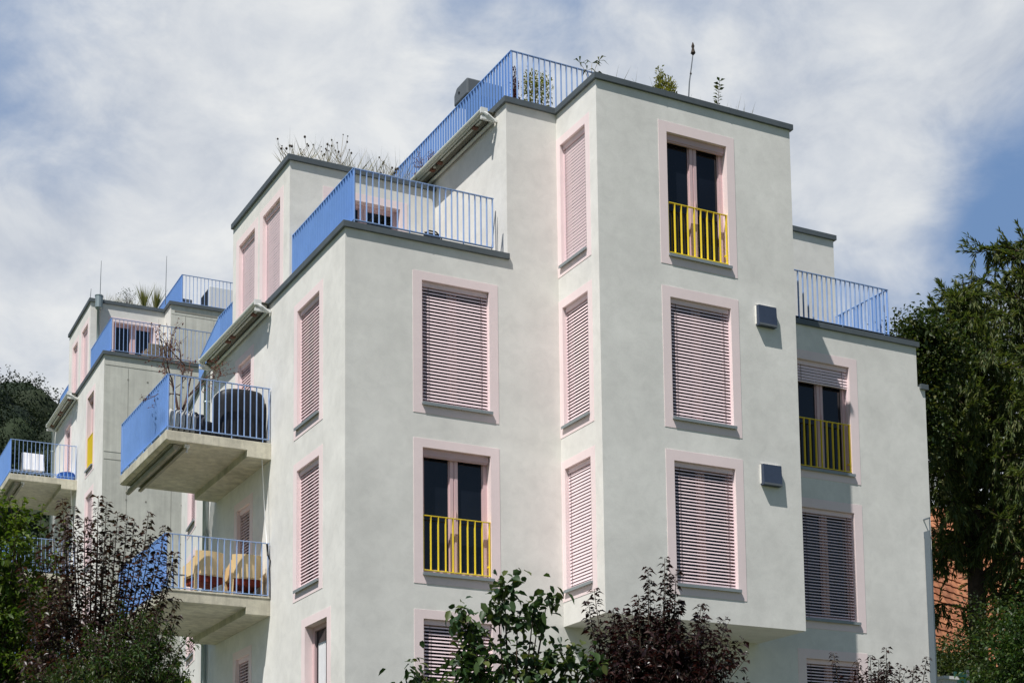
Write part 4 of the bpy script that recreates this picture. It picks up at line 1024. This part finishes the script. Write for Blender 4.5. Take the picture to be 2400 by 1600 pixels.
# ------------------------------------------------------------------ setting
def gz(x, y):
    t = min(1, max(0, (y-8)/10)); s = t*t*(3-2*t)
    return 4.3*s
n = 150; V, Fc = [], []
lin = [math.copysign(abs(k)**2.2, k)*900 for k in np.linspace(-1, 1, n+1)]
for j in lin:
    for i in lin: V.append((i, j, gz(i, j)-.02 + (min(60, max(0, (math.hypot(i, j)-150)*.06)) if j > 0 else 0)))
for j in range(n):
    for i in range(n): k = j*(n+1)+i; Fc.append((k, k+1, k+n+2, k+n+1))
me = bpy.data.meshes.new('ground'); me.from_pydata(V, [], Fc); me.materials.append(M['ground']); me.polygons.foreach_set('use_smooth', [True]*len(Fc))
g = bpy.data.objects.new('ground', me); C.objects.link(g); g['kind'] = 'structure'
Fg = Frame((0, 0), (1, 0), (0, 1))
mb = MB(); mb.prism([(-60, -34), (60, -34), (60, -27), (-60, -27)], -.2, .03); o = mb.build('road', 'asphalt'); o['kind'] = 'structure'
mb = MB(); mb.prism([(-60, -27), (60, -27), (60, -24.6), (-60, -24.6)], -.2, .15); o = mb.build('pavement', 'paving'); o['kind'] = 'structure'
mb = MB(); mb.prism([(-3, -4.5), (13, -4.5), (13, -.05), (-3, -.05)], -.2, .06); o = mb.build('path', 'paving'); o['kind'] = 'structure'
# wooded hill behind on the left
hc = np.array([0., 245.]); hv, hf = [], []; nn = 60
def hill_z(x, y):
    a = (x-hc[0])*.966+(y-hc[1])*.26; b = -(x-hc[0])*.26+(y-hc[1])*.966
    return 87.5*math.exp(-(a/165)**2-(b/115)**2)-6
for j in range(nn+1):
    for i in range(nn+1):
        x = hc[0]-230+460*i/nn; y = hc[1]-200+400*j/nn; hv.append((x, y, hill_z(x, y)))
for j in range(nn):
    for i in range(nn): k = j*(nn+1)+i; hf.append((k, k+1, k+nn+2, k+nn+1))
me = bpy.data.meshes.new('hill'); me.from_pydata(hv, [], hf); me.materials.append(M['hill'])
h = bpy.data.objects.new('hill', me); C.objects.link(h); h['kind'] = 'structure'
P, D, S, CR = [], [], [], []
for k in range(620):
    x = hc[0]+rng.uniform(-90, 80); y = hc[1]+rng.uniform(-120, 15); z = hill_z(x, y)
    r = rng.uniform(3.2, 6.0); CR.append((x, y, z, r)); m_ = 3000 if -12 < x < 70 and y > 165 else 260; d = rng.normal(size=(m_, 3)); d /= np.linalg.norm(d, axis=1, keepdims=True)
    rr = r*(.78+.3*rng.random((m_, 1)))*(1+.18*np.sin(d[:, :1]*7+k)*np.cos(d[:, 2:]*6))
    keep = d[:, 2] > -.5
    P.append((np.array([x, y, z+r*.9])+d*rr*np.array([1, 1, 1.25]))[keep]); D.append((d*.4+rng.normal(size=d.shape)*.7)[keep]); S.append(np.full(keep.sum(), r*(.065 if m_ > 1000 else .24)))
P = np.concatenate(P); D = np.concatenate(D); S = np.concatenate(S)*(.6+.8*rng.random(len(P)))
import bmesh
bm = bmesh.new(); bmesh.ops.create_icosphere(bm, subdivisions=2, radius=1.); bm.verts.ensure_lookup_table()
SV = np.array([v_.co[:] for v_ in bm.verts]); SF = np.array([[v_.index for v_ in f_.verts] for f_ in bm.faces]); bm.free()
XV, XF_ = [], []
for i_, (x, y, z, r) in enumerate(CR):                             # solid inner crowns
    k_ = (1+.14*np.sin(SV[:, :1]*r*1.3+x)*np.cos(SV[:, 2:]*r*1.7+y))*r*.86
    XV.append(SV*k_*np.array([1, 1, 1.2])+np.array([x, y, z+r*.9])); XF_.append(SF+i_*len(SV))
o = leaf_mesh(P, D, S, S*.7, .2, 'wood', 'lf_forest', None, four=False, extra=(np.concatenate(XV), np.concatenate(XF_))); tag(o, 'dark green wood covering the hillside behind the far building', 'wood', kind='stuff')
# ------------------------------------------------------------------ light, sky, camera
SUN = Vector((2.26, 1.375, -4.4)).normalized()
elev = math.asin(-SUN.z); azim = math.atan2(-SUN.x, -SUN.y)         # direction towards the sun, clockwise from +Y
sun = bpy.data.lights.new('sun', 'SUN'); sun.energy = 5.0; sun.angle = R(.5); sun.color = (1, .975, .935)
so = bpy.data.objects.new('sun', sun); C.objects.link(so); so.rotation_euler = SUN.to_track_quat('-Z', 'Y').to_euler()

w = bpy.data.worlds.new('World'); bpy.context.scene.world = w; w.use_nodes = True
nt = w.node_tree; nt.nodes.clear()
out = nt.nodes.new('ShaderNodeOutputWorld')
sky = nt.nodes.new('ShaderNodeTexSky'); sky.sky_type = 'NISHITA'; sky.sun_disc = False
sky.sun_elevation = elev; sky.sun_rotation = azim; sky.altitude = 400; sky.air_density = 1.0; sky.dust_density = .6; sky.ozone_density = 1.5
bg = N(nt, 'ShaderNodeBackground', Strength=.07); nt.links.new(sky.outputs[0], bg.inputs[0])
tc = nt.nodes.new('ShaderNodeTexCoord'); vec = tc.outputs['Generated']
sep = nt.nodes.new('ShaderNodeSeparateXYZ'); nt.links.new(vec, sep.inputs[0])
def mth(op, a, b=None, c=None, clamp=False):
    m = N(nt, 'ShaderNodeMath', operation=op); m.use_clamp = clamp
    for i, v in enumerate((a, b, c)):
        if v is None: continue
        if isinstance(v, (int, float)): m.inputs[i].default_value = v
        else: nt.links.new(v, m.inputs[i])
    return m.outputs[0]
mpv = nt.nodes.new('ShaderNodeMapping'); mpv.inputs['Scale'].default_value = (1, 1, 1.55); mpv.inputs['Location'].default_value = (.37, .11, .2); nt.links.new(vec, mpv.inputs['Vector'])
cv = mpv.outputs['Vector']
n1 = noise(nt, cv, 4.2, 10, .56, .25); n2 = noise(nt, cv, 13., 9, .6, .3); n3 = noise(nt, cv, 2.6, 5, .5, .2)
dens = mth('ADD', mth('ADD', mth('MULTIPLY', n1, .82), mth('MULTIPLY', n2, .27)), .075)
def blob(d, inner, outer, amt):
    d = Vector(d).normalized()
    dt = N(nt, 'ShaderNodeVectorMath', operation='DOT_PRODUCT'); nt.links.new(vec, dt.inputs[0]); dt.inputs[1].default_value = d
    mr = N(nt, 'ShaderNodeMapRange'); mr.interpolation_type = 'SMOOTHSTEP'; nt.links.new(dt.outputs['Value'], mr.inputs[0])
    mr.inputs[1].default_value = math.cos(R(outer)); mr.inputs[2].default_value = math.cos(R(inner)); mr.inputs[3].default_value = 0; mr.inputs[4].default_value = amt
    return mr.outputs[0]
for a in (((.155, .8576, .4904), .5, 6.5, -.19), ((.66, .62, .424), .2, 5.2, -.19), ((.3915, .7639, .513), .5, 4.5, -.15), ((.5645, .6613, .51), .5, 4, -.09), ((.6415, .6677, .3777), .5, 2.5, -.06), ((.575, .68, .455), 1, 6, .13), ((.60, .69, .40), .5, 4, .08), ((.24, .87, .4186), 1, 9, .13), ((.633, .615, .475), .3, 3.4, .16), ((.16, .90, .37), .5, 4, .05), ((.62, .66, .44), 1, 3.0, .03)):
    dens = mth('ADD', dens, blob(*a))
cov = N(nt, 'ShaderNodeMapRange'); cov.interpolation_type = 'SMOOTHSTEP'; nt.links.new(dens, cov.inputs[0]); cov.inputs[1].default_value = .33; cov.inputs[2].default_value = .70; cov.inputs[3].default_value = 0; cov.inputs[4].default_value = 1
shade = mth('ADD', mth('MULTIPLY', n2, .55), mth('MULTIPLY', n3, .45))
ccol = ramp(nt, shade, [(.36, (.50, .55, .64)), (.49, (.68, .715, .765)), (.61, (.85, .865, .87))])
ccol = mul(nt, (.17, .29, .52), ccol, mode='MIX')
nt.links.new(cov.outputs[0], nt.nodes[-1].inputs[0])
cb = N(nt, 'ShaderNodeBackground', Strength=1.0); nt.links.new(ccol, cb.inputs[0])
mix = nt.nodes.new('ShaderNodeMixShader'); nt.links.new(blob((.42, .78, .42), 20, 40, .94), mix.inputs[0])   # the cloud bank stands in this part of the sky only
nt.links.new(bg.outputs[0], mix.inputs[1]); nt.links.new(cb.outputs[0], mix.inputs[2]); nt.links.new(mix.outputs[0], out.inputs[0])

cam = bpy.data.cameras.new('camera'); co = bpy.data.objects.new('camera', cam); C.objects.link(co)
from mathutils import Matrix
yaw, pitch, roll = .4819, .1184, -.0116
cy, sy, cp, sp_ = math.cos(yaw), math.sin(yaw), math.cos(pitch), math.sin(pitch)
f = Vector((sy*cp, cy*cp, sp_)); r0 = Vector((cy, -sy, 0)); u0 = r0.cross(f); c_, s_ = math.cos(roll), math.sin(roll)
rr = c_*r0+s_*u0; uu = -s_*r0+c_*u0
co.matrix_world = Matrix(((rr.x, uu.x, -f.x, -9.3801), (rr.y, uu.y, -f.y, -23.5679), (rr.z, uu.z, -f.z, 1.7), (0, 0, 0, 1)))
cam.sensor_fit = 'HORIZONTAL'; cam.sensor_width = 36; cam.lens = 3806.53/2400*36
cam.shift_x = (1200-1199.54)/2400; cam.shift_y = (1720.61-800)/2400
cam.clip_start = .1; cam.clip_end = 3000
sc = bpy.context.scene; sc.camera = co
sc.view_settings.view_transform = 'Standard'; sc.view_settings.look = 'None'; sc.view_settings.exposure = 0; sc.view_settings.gamma = 1
